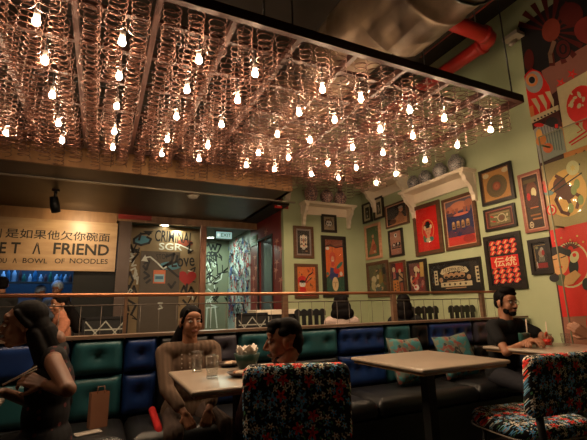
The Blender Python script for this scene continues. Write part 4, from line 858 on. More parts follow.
# ------------------------------------------------------------------ cushions
def cushion_mat(name):
    m = mat(name, (.2, .22, .2), .7, var=0); nt = m.node_tree; N = nt.nodes; L = nt.links; b = N['Principled BSDF']
    tc = N.new('ShaderNodeTexCoord'); v = N.new('ShaderNodeTexVoronoi'); v.inputs['Scale'].default_value = 17; L.new(tc.outputs['Object'], v.inputs[0]); nz = N.new('ShaderNodeTexNoise'); nz.inputs['Scale'].default_value = 9
    L.new(tc.outputs['Object'], nz.inputs[0]); cr = N.new('ShaderNodeValToRGB'); cr.color_ramp.interpolation = 'CONSTANT'; e = cr.color_ramp.elements
    cl = [(.03, .15, .15), (.12, .13, .09), (.02, .03, .03), (.16, .15, .11), (.2, .05, .04), (.08, .11, .09), (.03, .17, .19)]
    while len(e) < len(cl): e.new(.5)
    for i, c in enumerate(cl): e[i].position = i/len(cl); e[i].color = (*c, 1)
    sp = N.new('ShaderNodeSeparateColor'); L.new(v.outputs['Color'], sp.inputs[0]); mx = N.new('ShaderNodeMath'); mx.operation = 'ADD'; L.new(sp.outputs[0], mx.inputs[0]); 
    m2 = N.new('ShaderNodeMath'); m2.operation = 'MULTIPLY_ADD'; L.new(nz.outputs[0], m2.inputs[0]); m2.inputs[1].default_value = 1.2; m2.inputs[2].default_value = -.6; L.new(m2.outputs[0], mx.inputs[1])
    fr = N.new('ShaderNodeMath'); fr.operation = 'FRACT'; L.new(mx.outputs[0], fr.inputs[0]); L.new(fr.outputs[0], cr.inputs[0]); L.new(cr.outputs[0], b.inputs['Base Color']); return m
M_cush = cushion_mat('printed_cushion')
def cushion(x, label, rz, rr):
    n = 14; vs_ = []; s = .2
    for side in (1, -1):
        for j in range(n+1):
            for i in range(n+1):
                u, v = i/n*2-1, j/n*2-1; k = 1-.1*(1-abs(u))*abs(v)**2-0; k2 = 1-.1*(1-abs(v))*abs(u)**2
                th = .075*max(0, (1-u**4)*(1-v**4))**.5
                vs_.append((u*s*k2, side*th, v*s*k))
    m_ = n+1; fs = []
    for sd in (0, 1):
        for j in range(n):
            for i in range(n):
                f = [sd*m_*m_+j*m_+i, sd*m_*m_+j*m_+i+1, sd*m_*m_+(j+1)*m_+i+1, sd*m_*m_+(j+1)*m_+i]; fs.append(tuple(f[::-1] if sd == 0 else f))
    o = MB().add(vs_, fs, M_cush, True).build('cushion', loc=(x, 2.95, SEATZ+.2)); o.rotation_euler = (math.radians(-20), rr, rz); tag(o, label, 'cushion', 'cushions on the banquette')
cushion(2.52, 'printed teal and cream cushion on the banquette behind the left half of the empty table', .1, .05)
cushion(3.1, 'printed teal cushion on the banquette beside the man in glasses', -.1, -.08)
# ------------------------------------------------------------------ things on the tables
M_glint = mat('rim_highlight', (.8, .8, .78), .12, .9)
M_tg = glass('tumbler_glass', (.97, .98, .98)); M_water = glass('water', (.93, .95, .95))
def tumbler(x, y, label, liquid=None, r=.036, h=.11, straw=None):
    t = empty('tumbler', (x, y, .751)); tag(t, label, 'glass')
    MB().lathe([(r*.8, 0), (r*.84, .004), (r, h), (r*.93, h), (r*.78, .012), (.001, .01)], M_tg, n=20, cap=False).add([(r*.8*math.cos(2*PI*k/20), r*.8*math.sin(2*PI*k/20), 0) for k in range(20)], [tuple(range(20))[::-1]], M_tg).build('glass_body', t)
    if liquid: MB().lathe([(.001, .013), (r*.76, .013), (r*.88, h*.6), (.001, h*.6)], liquid, n=20, cap=False).build('drink', t)
    MB().tube([(r*.97*math.cos(2*PI*k/24), r*.97*math.sin(2*PI*k/24), h) for k in range(24)], .0013, M_glint, n=5, closed=True).tube([(r*.8*math.cos(2*PI*k/24), r*.8*math.sin(2*PI*k/24), .006) for k in range(24)], .0012, M_glint, n=5, closed=True).build('rim', t)  # bright metal rings added as highlights along the glass rim and foot
    if straw: MB().tube([(.0, 0, .02), straw], .0045, pt(225, 205, 180), n=7).build('straw', t)
    return t
def onT(px, py): q = at_z(px, py, .752); return q.x, q.y
tumbler(*onT(212, 378), 'nearer tumbler of water on the table, right of the other tumbler', M_water, .038, .118)
tumbler(*onT(197, 371.5), 'farther tumbler of water on the table, left of the other tumbler', M_water, .036, .118)
M_plate = mat('dark_plate', (.05, .03, .022), .35); foods = [pt(190, 160, 130), pt(160, 100, 60), pt(200, 180, 150)]
def plate(x, y, r, label, m, seed):
    t = empty('plate', (x, y, .751)); tag(t, label, 'plate')
    MB().lathe([(r*.6, 0), (r*.65, .003), (r, .022), (r*.97, .025), (r*.6, .008), (.001, .008)], m, n=26).build('dish', t)
    R = random.Random(seed)
    for i in range(7):
        a = R.random()*6.28; d = R.random()*r*.5; o = MB().sphere((0, 0, 0), (.022+.012*R.random(), .02, .012), foods[i % 3], 10).build('food_piece', loc=(x+d*math.cos(a), y+d*math.sin(a), .751+.02)); o.rotation_euler[2] = a
        tag(o, 'piece of pale food lying on the %s' % label.split(' with')[0], 'food', 'food pieces on plates')
plate(*onT(229, 366), .085, 'dark plate by the green napkin bowl with pale food on it, farther one', M_plate, 1)
plate(*onT(241, 376), .08, 'dark plate next to the floral chair with pale food on it, nearer one', M_plate, 2)
x, y = onT(247, 368)
t = empty('napkin_bowl', (x, y, .751)); tag(t, 'dark green flared bowl on the table left of the boy', 'bowl')
MB().lathe([(.048, 0), (.055, .004), (.084, .09), (.079, .09), (.046, .01), (.001, .01)], mat('green_glaze', (.008, .03, .02), .35), n=22).build('bowl_body', t)
R = random.Random(5)
for i in range(6):
    a = i*1.05; mb = MB(); c_, s_ = math.cos(a), math.sin(a); p = lambda u, v, h: (x+u*c_-v*s_, y+u*s_+v*c_, .751+h)
    hh = .12+.03*R.random()
    mb.add([p(-.03, .012, .02), p(.03, .012, .02), p(.05, .05, hh-.03), p(0.005, .06, hh), p(-.045, .05, hh-.04), p(-.028, .018, .02), p(.028, .018, .02), p(.047, .056, hh-.032), p(.005, .066, hh-.002), p(-.042, .056, hh-.042)], [(0, 1, 2, 3, 4), (9, 8, 7, 6, 5), (0, 5, 6, 1), (1, 6, 7, 2), (2, 7, 8, 3), (3, 8, 9, 4), (4, 9, 5, 0)], pt(235, 225, 215))
    tag(mb.build('napkin'), 'folded white paper napkin standing in the green bowl', 'napkin', 'napkins in the green bowl')
# right table
x, y = onT(507, 344)
o = MB().rsheet((0, 0, .055), (1, .1, 0), (0, 0, 1), .13, .11, .05, .006, mat('dark_green_card', (.015, .07, .055), .4)).build('menu_box', loc=(x-.03, y-.2, .751)); tag(o, 'dark green box standing on the right table before the man', 'box')
x, y = onT(526, 345.5); tumbler(x, y-.02, 'glass of yellow drink with a pale straw by the dark green box', glass('yellow_drink', (.6, .45, .12)), .03, .105, (.02, .0, .22))
x, y = onT(545, 346); t = tumbler(x, y-.03, 'glass of red drink with a pale straw on the right table', mat('red_drink', (.6, .03, .015), .2), .036, .1, (.012, .0, .2))
MB().sphere((-.02, -.01, .1), (.022, .006, .022), pt(200, 70, 30), 10).build('fruit_slice', t)
x, y = onT(563, 345); tumbler(x, y-.03, 'empty glass at the right end of the right table', M_water, .035, .095)
# left: bag and phone on the banquette
q = at_y(97, 427, 3.0)
o = empty('paper_bag', (at_z(97, 426, SEATZ+.005).x, at_z(97, 426, SEATZ+.005).y, SEATZ)); tag(o, 'small brown paper bag standing on the banquette seat by the teal pads', 'paper bag'); o.rotation_euler[2] = .3
bm_ = mat('kraft_paper', (.3, .13, .07), .6)
MB().add([(-.05, -.03, 0), (.05, -.03, 0), (.05, .03, 0), (-.05, .03, 0), (-.052, -.028, .2), (.052, -.028, .2), (.05, .028, .2), (-.05, .028, .2)], [(3, 2, 1, 0), (0, 1, 5, 4), (1, 2, 6, 5), (2, 3, 7, 6), (3, 0, 4, 7)], bm_).build('bag_body', o)
MB().tube([(-.02, -.028, .195), (-.02, -.03, .235), (.02, -.03, .235), (.02, -.028, .195)], .002, bm_, n=5).build('handle', o)
q = at_z(88, 432, SEATZ+.01); o = MB().rsheet((0, 0, .005), (.9, .25, 0), (-.25, .9, 0), .14, .07, .009, .008, pt(150, 140, 130)).build('phone', loc=(q.x, q.y, SEATZ)); tag(o, 'pale phone lying on the banquette seat beside the paper bag', 'phone')
# ------------------------------------------------------------------ rear dining chairs
def scallop_chair(px, Y, label, rz=0):
    q = at_y(px, 310, Y); t = empty('slatted_chair', (q.x, Y, .15), rz); tag(t, label, 'chair', 'black chairs behind the rail')
    MB().rsheet((0, .2, .44), (1, 0, 0), (0, 1, 0), .44, .42, .05, .03, M_black).build('seat', t)
    pts = [(-.23, .86)]+[(-.23+.46*k/40, .92+.03*abs(math.sin(PI*5*k/40))) for k in range(41)]+[(.23, .86)]
    MB().prism(pts, -.012, .012, M_black, (0, 2, 1)).build('top_rail', t)
    for k in range(5): x = -.184+.092*k; MB().b2((x-.026, -.01, .44), (x+.026, .01, .87), M_black).build('slat', t)
    for sx_ in (-.2, .2):
        for sy in (.02, .38): MB().b2((sx_-.018, sy-.018, 0), (sx_+.018, sy+.018, .42), M_black).build('leg', t)
scallop_chair(310, 4.8, 'black slatted chair with a scalloped top beyond the rail, left of the long haired diner')
scallop_chair(424, 3.9, 'black scalloped chair behind the rail, the left one of the pair at the right')
scallop_chair(462, 3.85, 'black slatted chair with a scalloped top behind the rail next to the right copper post')
M_lw = pt(150, 150, 140)
def lattice_chair(px, Y, label, w_=.42):
    q = at_y(px, 318, Y); t = empty('lattice_chair', (q.x, Y, .15)); tag(t, label, 'chair', 'lattice backed chairs behind the rail')
    MB().rsheet((0, .2, .44), (1, 0, 0), (0, 1, 0), .42, .42, .05, .03, M_black).build('seat', t)
    MB().b2((-w_/2, -.015, .44), (-w_/2+.025, .015, .92), M_black).b2((w_/2-.025, -.015, .44), (w_/2, .015, .92), M_black).b2((-w_/2, -.015, .9), (w_/2, .015, .925), M_black).b2((-w_/2, -.008, .5), (w_/2, .008, .9), M_blackm).build('back_frame', t)
    mb = MB(); A = Art(mb, lambda u, v, k: Vector((u, -.012-k*.2, v)))
    for p in (((-.2, .8), (.2, .8)), ((-.2, .7), (.2, .7)), ((-.18, .88), (.0, .66), (.18, .88)), ((-.18, .66), (.0, .88), (.18, .66)), ((-.19, .55), (-.19, .88)), ((.19, .55), (.19, .88)), ((-.03, .62), (.02, .58), (-.02, .52))): A.line(p, .006, M_lw)
    mb.build('lattice', t)
    for sx_ in (-.19, .19):
        for sy in (.02, .38): MB().b2((sx_-.015, sy-.015, 0), (sx_+.015, sy+.015, .42), M_black).build('leg', t)
lattice_chair(106, 4.6, 'black chair with a white lattice back right of the rust top diner behind the rail')
lattice_chair(56, 5.6, 'black chair with a white lattice back farther behind the diner in the floral top')
lattice_chair(252, 4.25, 'black chair with a white lattice back at the left end of the white topped sideboard', .36)
qa, qb = at_y(252, 306, 4.95), at_y(293, 306, 4.95)
t = empty('sideboard', ((qa.x+qb.x)/2, 4.95, .15)); tag(t, 'low black sideboard with a thick white top behind the rail', 'sideboard'); wd_ = qb.x-qa.x
MB().b2((-wd_/2, -.15, .89), (wd_/2, .2, .95), M_white).build('top', t, bevel=.006); MB().b2((-wd_/2+.02, -.13, 0), (wd_/2-.02, .18, .89), M_black).build('cabinet', t)
# ------------------------------------------------------------------ people
def cap_mesh(mb, a, b, ra, rb, m, n=20):
    a = Vector(a); b = Vector(b); d = b-a
    if d.length < 1e-5: return mb.sphere(a, ra, m, n)
    t = d.normalized(); pts = []; rs = []
    for k in range(4): al = PI/2*(k+.3)/4.3; pts.append(a-t*ra*math.cos(al)); rs.append(ra*math.sin(al))
    pts += [a, b]; rs += [ra, rb]
    for k in range(3, -1, -1): al = PI/2*(k+.3)/4.3; pts.append(b+t*rb*math.cos(al)); rs.append(rb*math.sin(al))
    return mb.tube(pts, rs, m, n=n)
def blob(name, prims, m, parent, voxel=.006, smooth=4, cut=None):
    """prims: ('c',a,b,ra,rb) tapered limb | ('e',c,(rx,ry,rz),R) ; fused into one continuous skin"""
    mb = MB()
    for p in prims:
        if p[0] == 'c': cap_mesh(mb, p[1], p[2], p[3], p[4], m)
        else: mb.sphere(p[1], p[2], m, 24, p[3] if len(p) > 3 else None)
    o = mb.build(name)
    r = o.modifiers.new('r', 'REMESH'); r.mode = 'VOXEL'; r.voxel_size = voxel; r.use_smooth_shade = True
    s = o.modifiers.new('s', 'SMOOTH'); s.factor = .5; s.iterations = smooth
    bpy.context.view_layer.update()
    me = bpy.data.meshes.new_from_object(o.evaluated_get(bpy.context.evaluated_depsgraph_get()))
    old = o.data; o.modifiers.clear(); o.data = me; bpy.data.meshes.remove(old)
    me.materials.clear(); me.materials.append(m); me.name = name
    if parent: o.parent = parent
    return o
def ik(a, c, l1, l2, pole):
    a = Vector(a); c = Vector(c); d = c-a; L = min(d.length, (l1+l2)*.999); t = d.normalized(); c = a+t*L
    x = (l1*l1-l2*l2+L*L)/(2*L); h = math.sqrt(max(l1*l1-x*x, 0)); p = Vector(pole); p = p-t*p.dot(t); p.normalize(); return a+t*x+p*h, c
def hand(pr, wrist, d, n, side, curl=.5, s=1, tips=None):
    """palm, four unequal bent fingers and a thumb; d towards the fingers, n out of the palm"""
    w_ = Vector(wrist); d = Vector(d).normalized(); n = Vector(n); n = (n-d*n.dot(d)).normalized(); a = d.cross(n)*side
    for k in range(4):
        o = (k-1.5)*.0195*s; b0 = w_+d*.012*s+a*o*.6; b1 = w_+d*.088*s+a*o-d*abs(k-1.2)*.004*s
        pr.append(('c', b0, b1, .0135*s, .0115*s))
        ln = (.064, .072, .068, .052)[k]*s; p = b1; ang = 0
        for j, fr in enumerate((.45, .32, .23)):
            ang += curl*(.75, .9, .6)[j]; dd = d*math.cos(ang)+n*math.sin(ang); q = p+dd*ln*fr*1.1
            pr.append(('c', p, q, (.0092-.0009*j)*s, (.0085-.0009*j)*s)); p = q
    pr.append(('e', w_+d*.05*s, (.036*s, .036*s, .012*s), Matrix((a, d, n)).transposed()))
    b = w_+d*.022*s-a*.026*s; q = b+(d*.6-a*.62+n*.35).normalized()*.045*s; q2 = q+(d*.85-a*.1+n*.5*(.5+curl)).normalized()*.032*s
    pr.append(('c', b, q, .0135*s, .0105*s)); pr.append(('c', q, q2, .0105*s, .008*s))
SK = {'warm': mat('skin_warm', (.30, .13, .07), .5, var=.08, scale=20, spec=.35), 'dark': mat('skin_deep', (.155, .068, .038), .5, var=.08, scale=20, spec=.35)}
M_hair = mat('black_hair', (.004, .003, .003), .7, var=.4, scale=60, bump=.1, spec=.08); M_eye = mat('eye_white', (.5, .46, .42), .3, var=0); M_iris = mat('dark_iris', (.01, .006, .004), .2, var=0); M_lip = mat('lip_tone', (.22, .05, .04), .45, var=0)
def headR(yaw, pit, rol=0): return (Euler((0, 0, yaw)).to_matrix() @ Euler((pit, 0, 0)).to_matrix() @ Euler((0, rol, 0)).to_matrix())
def person(name, loc, rz, label, s=.93, skin_='warm', sit=True, yaw=0, pit=0, lean=.0, wrists=None, poles=None, hands=None, hair=None, top=None, sleeve=.5, bottom=None, voxel=.006, brow=True, beard=None, feet=True, knee=None, skirt=False, head_off=(0, 0, 0), hscale=1, group=None, collar=True, build=1, neck=True):
    t_body = []; B = t_body; V_ = Vector; W_ = build
    hip = V_((0, 0, .53)) if sit else V_((0, 0, .9)); ch = hip+V_((0, lean*.5, .30)); sh = hip+V_((0, lean, .47)); nk = hip+V_((0, lean+.01, .53))
    hc = hip+V_((0, lean+.03, .645))+V_(head_off); Rh = headR(yaw, pit)
    hp = lambda x, y, z: hc+Rh @ V_((x, y, z))*hscale
    E_ = lambda c, r: B.append(('e', hp(*c), tuple(k*hscale for k in r), Rh))
    E_((0, -.012, .03), (.073, .09, .082)); E_((0, .022, -.02), (.061, .062, .078)); E_((0, .05, -.088), (.026, .026, .022)); E_((0, .02, -.07), (.048, .05, .035))
    for q in (-1, 1):
        E_((q*.035, .052, -.03), (.026, .026, .03)); E_((q*.076, -.008, -.008), (.009, .018, .03)); E_((q*.028, .07, .026), (.024, .014, .008)); E_((q*.011, .092, -.033), (.009, .010, .007))
    B.append(('c', hp(0, .08, .018), hp(0, .104, -.026), .008*hscale, .0115*hscale)); E_((0, .079, -.058), (.021, .013, .006)); E_((0, .077, -.067), (.018, .012, .007)); E_((0, .066, .045), (.05, .02, .025))
    B.append(('c', hp(0, -.03, -.05), nk+V_((0, -.01, .0)), .05*hscale, .055))
    B.append(('c', nk, sh, .05, .06))
    sx_ = .165*W_; so = .02
    def torso(g):
        return [('e', hip+V_((0, 0, .02)), (.155*W_+g, .115+g, .13+g)), ('e', hip+V_((0, lean*.3+.005, .17)), (.128*W_+g, .098+g, .15+g)), ('e', ch, (.142*W_+g, .102+g, .15+g)), ('c', sh+V_((-sx_+so, 0, -.03)), sh+V_((sx_-so, 0, -.03)), .052+g, .052+g), ('c', sh+V_((0, 0, -.02)), nk if neck or g < 0 else sh+V_((0, -.01, .0)), .075+g*.7, (.055 if neck else .06)+g*.5)]
    B += torso(-.012)
    limbs = {}
    wr = wrists or {-1: (-.12, .3, .6), 1: (.12, .3, .6)}; pl = poles or {-1: (-1, -.6, -.8), 1: (1, -.6, -.8)}
    for q in (-1, 1):
        S_ = sh+V_((q*sx_, 0, -.04)); el, w_ = ik(S_, wr[q], .27, .235, pl[q]); limbs[q] = (S_, el, w_)
        B.append(('c', S_, el, .043, .034)); B.append(('c', el, w_, .036, .023))
        hd = (hands or {}).get(q) or ((w_-el).normalized(), (0, 0, -1), .5); hand(B, w_, hd[0], hd[1], q, hd[2])
    legs = {}
    for q in (-1, 1):
        H_ = hip+V_((q*.085, 0, 0))
        if sit: K_, An = ((knee or {}).get(q) or (V_((q*.12, .42, .5)), V_((q*.12, .43, .08))))
        else: K_, An = V_((q*.09, .01, .48)), V_((q*.1, -.02, .08))
        K_, An = V_(K_), V_(An); legs[q] = (H_, K_, An)
        B.append(('c', H_, K_, .078, .052)); B.append(('c', K_, An, .05, .034)); B.append(('c', An+V_((0, -.02, -.035)), An+V_((q*.02, .14, -.05)), .034, .026))
    o = blob(name, B, SK[skin_], None, voxel, 3); o.location = loc; o.rotation_euler = (0, 0, rz); o.scale = (s, s, s); tag(o, label, 'person', group)
    # face details
    for q in (-1, 1):
        MB().sphere(hp(q*.029, .0765, .006), (.0145*hscale, .009*hscale, .0072*hscale), M_eye, 12, Rh).sphere(hp(q*.029, .0825, .006), (.0056, .0032, .0058), M_iris, 10, Rh).build('eye', o)
        if brow: MB().tube([hp(q*.013, .0865, .021), hp(q*.03, .086, .027), hp(q*.047, .074, .022)], [.002, .0034, .0016], M_hair, n=6).build('eyebrow', o)
    MB().tube([hp(-.021, .081, -.063), hp(-.008, .091, -.0605), hp(.008, .091, -.0605), hp(.021, .081, -.063)], [.0025, .0052, .0052, .0025], M_lip, n=8).build('lips', o)
    if hair: blob('hair', [(p[0], *( [hp(*p[1]), hp(*p[2]), p[3], p[4]] if p[0] == 'c' else [hp(*p[1]), p[2], Rh])) for p in hair], M_hair, o, max(voxel, .005), 3)
    if beard: blob('beard', [('e', hp(*c), r, Rh) for c, r in beard], M_hair, o, .0045, 2)
    if top:
        so = .02 if sleeve else .085
        T = torso(.014)
        for q in (-1, 1):
            S_, el, w_ = limbs[q]
            if sleeve == 0: continue
            if sleeve <= .5: T.append(('c', S_, S_.lerp(el, sleeve*2*.9), .06, .058))
            else:
                T.append(('c', S_, el, .06, .05)); T.append(('c', el, el.lerp(w_, (sleeve-.5)*2), .05, .04))
        if skirt:
            for q in (-1, 1): H_, K_, An = legs[q]; T.append(('c', H_, K_+V_((0, 0, -.005)), .11, .082)); T.append(('c', K_, K_.lerp(An, .5), .08, .075))
            T.append(('c', hip+V_((0, .06, 0)), (legs[1][1]+legs[-1][1])/2+V_((0, -.02, -.02)), .12, .09))
        blob('top', T, top, o, max(voxel, .007), 4)
    if bottom:
        T = [('e', hip+V_((0, 0, .0)), (.165*W_, .125, .11))]
        for q in (-1, 1): H_, K_, An = legs[q]; T.append(('c', H_, K_, .092, .066)); T.append(('c', K_, An+V_((0, 0, .02)), .063, .048))
        blob('trousers', T, bottom, o, max(voxel, .008), 4)
    if feet:
        for q in (-1, 1): An = legs[q][2]; blob('shoe', [('c', An+V_((0, -.025, -.035)), An+V_((q*.02, .15, -.048)), .043, .033)], M_black, o, .01, 2)
    o['_hp'] = 0; del o['_hp']
    return o, hp, limbs, sh
def fabric(name, c, **k): return mat(name, c, .85, scale=k.get('scale', 40), var=k.get('var', .2), bump=.2, spec=.2)
bald = lambda: [('e', (0, -.022, .045), (.083, .094, .084)), ('e', (0, -.045, .0), (.078, .065, .075))]
def seat_at(T, rz, s, lean, ho=(0, 0, 0)):
    """where to stand a seated figure so that its head centre is at T; also world-to-figure"""
    off = Matrix.Rotation(rz, 3, 'Z') @ Vector((ho[0]*s, (lean+.03+ho[1])*s, (1.175+ho[2])*s)); loc = Vector(T)-off
    M = Matrix.Translation(loc) @ Matrix.Rotation(rz, 4, 'Z') @ Matrix.Scale(s, 4); return tuple(loc), M, M.inverted()
# woman in the brown tunic, behind the centre left table
def pleated(name, c):
    m = fabric(name, c); nt = m.node_tree; N = nt.nodes; L = nt.links; b = N['Principled BSDF']; tc = N.new('ShaderNodeTexCoord'); wv = N.new('ShaderNodeTexWave'); wv.inputs['Scale'].default_value = 9; wv.inputs['Distortion'].default_value = 1.5; wv.inputs['Detail'].default_value = 2
    L.new(tc.outputs['Object'], wv.inputs['Vector']); bp = N.new('ShaderNodeBump'); bp.inputs['Strength'].default_value = .25; bp.inputs['Distance'].default_value = .012; L.new(wv.outputs['Fac'], bp.inputs['Height']); L.new(bp.outputs['Normal'], b.inputs['Normal'])
    mx = N.new('ShaderNodeMix'); mx.data_type = 'RGBA'; L.new(wv.outputs['Fac'], mx.inputs['Factor']); mx.inputs['A'].default_value = (*[k*.9 for k in c], 1); mx.inputs['B'].default_value = (*[k*1.1 for k in c], 1); L.new(mx.outputs['Result'], b.inputs['Base Color']); return m
tun = pleated('brown_tunic', (.13, .082, .055))
T = ond(191, 322, 2.82); rz1 = PI+.03; loc, M_, Mi = seat_at(T, rz1, .93, .02)
hair1 = [('e', (0, -.016, .05), (.079, .088, .078)), ('e', (0, -.055, -.02), (.074, .055, .07)), ('c', (.03, -.07, -.04), (.075, -.09, -.15), .045, .05), ('c', (.075, -.09, -.15), (.11, -.095, -.28), .05, .03), ('c', (-.045, .045, .08), (-.071, .02, .0), .014, .011), ('c', (.045, .045, .08), (.071, .02, .0), .014, .012)]
w1, hp, lb, sh1 = person('person', loc, rz1, 'woman in a brown tunic sitting behind the tumblers, hands in her lap', s=.93, skin_='warm', yaw=.10, pit=.0, lean=.02, neck=False,
    wrists={-1: (-.07, .34, .60), 1: (.09, .34, .60)}, poles={-1: (-1, -.5, -.6), 1: (1, -.5, -.6)}, hands={-1: ((.35, .5, -.75), (-.1, -.8, -.5), .5), 1: ((-.35, .5, -.75), (.1, -.8, -.5), .5)},
    hair=hair1, top=tun, sleeve=.86, bottom=pleated('brown_trousers', (.075, .05, .04)), voxel=.0045, knee={-1: ((-.17, .4, .5), (-.12, .3, .08)), 1: ((.17, .4, .5), (.12, .3, .08))}, build=1.13, hscale=1.04)
for i in range(7):
    z = sh1.z-.05-i*.03
    for u in (.075, .02): MB().sphere((u, .128-.12*u+.004*i if i < 4 else .14-.12*u-.004*(i-4), z), .0045, pt(200, 185, 165), 8).build('sequin', w1)
o = blob('dupatta', [('c', (.26, .1, .6), (.25, .34, .53), .024, .024), ('c', (.25, .34, .53), (.245, .44, .38), .024, .03), ('c', (.245, .44, .38), (.24, .43, .15), .03, .03)], fabric('scarlet_cloth', (.42, .015, .015)), w1, .008, 3); o['label'] = 'scarlet cloth hanging beside the lap'
# boy in the floral chair, looking left
T = ond(284, 341, 1.98); rzb = -.42; loc, M_, Mi = seat_at(T, rzb, .84, .06)
hairb = [('e', (0, -.022, .046), (.081, .092, .084)), ('e', (0, .03, .085), (.066, .056, .04)), ('e', (0, .052, .06), (.064, .038, .036)), ('e', (-.058, -.005, .045), (.022, .04, .03)), ('e', (.058, -.005, .045), (.022, .04, .03)), ('e', (0, -.06, .0), (.072, .05, .066)), ('e', (0, -.068, -.045), (.05, .028, .035))]
person('person', loc, rzb, 'boy with short black hair sitting in the floral chair and looking to the left', s=.84, skin_='warm', yaw=1.62, pit=-.1, lean=.06, wrists={-1: (-.10, .3, .66), 1: (.12, .3, .66)}, hair=hairb, top=fabric('dark_shirt', (.03, .012, .012)), bottom=fabric('dark_trousers', (.02, .02, .025)), hscale=1.12, voxel=.0045, hands={-1: ((.3, 1, 0), (0, 0, -1), .4), 1: ((-.3, 1, 0), (0, 0, -1), .4)})
# long haired woman at the left, eating with chopsticks
T = ond(23, 325, 2.0); rzl = PI/2+.12; ho = (0, .12, -.03); loc, M_, Mi = seat_at(T, rzl, .95, .0, ho)
hairl = [('e', (0, -.028, .048), (.08, .09, .082)), ('e', (0, -.065, -.03), (.08, .065, .1)), ('c', (0, -.09, -.06), (0, -.16, -.28), .075, .08), ('c', (0, -.16, -.28), (.0, -.2, -.42), .08, .04), ('c', (-.062, .03, .07), (-.074, -.02, .0), .014, .02), ('c', (.062, .03, .07), (.074, -.02, .0), .014, .02), ('c', (-.07, -.05, -.05), (-.07, -.13, -.28), .03, .04), ('c', (.07, -.05, -.05), (.07, -.13, -.28), .03, .04)]
def dressmat():
    m = mat('dark_print_dress', (.02, .015, .015), .8, var=0, spec=.2); nt = m.node_tree; N = nt.nodes; L = nt.links; b = N['Principled BSDF']
    tc = N.new('ShaderNodeTexCoord'); v = N.new('ShaderNodeTexVoronoi'); v.inputs['Scale'].default_value = 18; L.new(tc.outputs['Object'], v.inputs[0]); lt = N.new('ShaderNodeMath'); lt.operation = 'LESS_THAN'; lt.inputs[1].default_value = .2
    L.new(v.outputs['Distance'], lt.inputs[0]); mx = N.new('ShaderNodeMix'); mx.data_type = 'RGBA'; mx.inputs['A'].default_value = (.01, .009, .01, 1); mx.inputs['B'].default_value = (.12, .03, .03, 1); L.new(lt.outputs[0], mx.inputs['Factor']); L.new(mx.outputs['Result'], b.inputs['Base Color']); return m
wl = Mi @ ond(45, 385, 1.86); wr_ = Mi @ ond(2, 392, 1.98)
pl_, hpl, lbl, _ = person('person', loc, rzl, 'woman with long dark hair in profile at the left edge, eating with chopsticks', s=.95, skin_='dark', yaw=.0, pit=-.06, lean=.0, head_off=ho, neck=False, wrists={-1: tuple(wl), 1: tuple(wr_)}, poles={-1: (-1, -.1, -.75), 1: (.7, -.5, -1)}, hands={-1: ((.25, .8, .35), (.75, .1, -.6), .85), 1: ((-.3, .9, 0), (0, 0, 1), .35)}, hair=hairl, top=dressmat(), sleeve=0, bottom=fabric('black_trousers', (.012, .012, .012)), voxel=.0045, build=.95)
hw = M_ @ (lbl[-1][2]+Vector((.02, .075, .03)))
p0 = ond(33, 371, (hw-Vector((0, 0, CAMH))).dot(_f)); p1 = ond(3, 385, 2.0)
ck = MB()
for dz in (0, .009): ck.tube([p0+(p0-p1)*.1+Vector((0, 0, dz*1.5)), p1+Vector((0, 0, dz*.2))], .003, pt(210, 195, 175), n=6)
tag(ck.build('chopsticks'), 'pair of pale chopsticks held by the long haired woman', 'chopsticks')
q = Vector(loc)
st = empty('bar_chair', (q.x, q.y, 0)); tag(st, 'dark seat under the long haired woman at the left', 'chair')
MB().rsheet((0, 0, .40), (1, 0, 0), (0, 1, 0), .42, .42, .05, .06, L_blk).build('seat', st)
for sx_ in (-1, 1):
    for sy in (-1, 1): MB().tube([(sx_*.15, sy*.15, .38), (sx_*.18, sy*.18, 0)], .014, M_black).build('leg', st)
# man in glasses at the right table
T = ond(506, 303, 3.62); mrz = PI-.05; loc, M_, Mi = seat_at(T, mrz, .97, .1)
hairm = [('e', (0, -.022, .05), (.081, .092, .084)), ('e', (-.005, .015, .105), (.074, .07, .044)), ('e', (-.02, .055, .082), (.046, .032, .024)), ('e', (0, -.055, .0), (.074, .05, .062)), ('c', (-.07, .02, .05), (-.074, .014, -.02), .012, .008), ('c', (.07, .02, .05), (.074, .014, -.02), .012, .008)]
wa = Mi @ ond(524, 339, 3.36); wb = Mi @ ond(528, 334, 3.45)
mm, hpm, lbm, shm = person('person', loc, mrz, 'bearded man in glasses and a black t-shirt leaning on the right table', s=.97, yaw=-.02, pit=-.03, lean=.1, neck=False, wrists={-1: (.02, .34, .84), 1: (.06, .38, .86)}, poles={-1: (-1, -.1, .1), 1: (1, -.1, -.9)}, hands={-1: ((1, .6, .1), (0, -.5, -1), .5), 1: ((-.9, .4, 0), (0, 0, -1), .5)} if 0 else {-1: ((1, .5, .1), (0, 0, -1), .5), 1: ((.3, 1, 0), (0, 0, -1), .5)},
    hair=hairm, top=fabric('black_tshirt', (.008, .008, .009)), sleeve=.3, bottom=fabric('dark_jeans', (.022, .022, .028)), beard=[((0, .055, -.09), (.036, .03, .024)), ((-.045, .03, -.065), (.016, .03, .03)), ((.045, .03, -.065), (.016, .03, .03)), ((0, .086, -.047), (.024, .01, .006)), ((0, .079, -.079), (.013, .012, .008))], voxel=.0045, build=1.08, knee={-1: ((-.1, .42, .5), (-.1, .4, .08)), 1: ((.16, .42, .5), (.16, .42, .08))}, hscale=1.05)
def g_ring(cx_): return [hpm(cx_+.024*math.cos(a), .100-abs(cx_+.022*math.cos(a))*.25, .004+.019*math.sin(a)) for a in [2*PI*k/18 for k in range(18)]]
gl = MB().tube(g_ring(-.031), .0016, M_black, n=6, closed=True).tube(g_ring(.031), .0016, M_black, n=6, closed=True).tube([hpm(-.008, .099, .008), hpm(.008, .099, .008)], .0014, M_black, n=5)
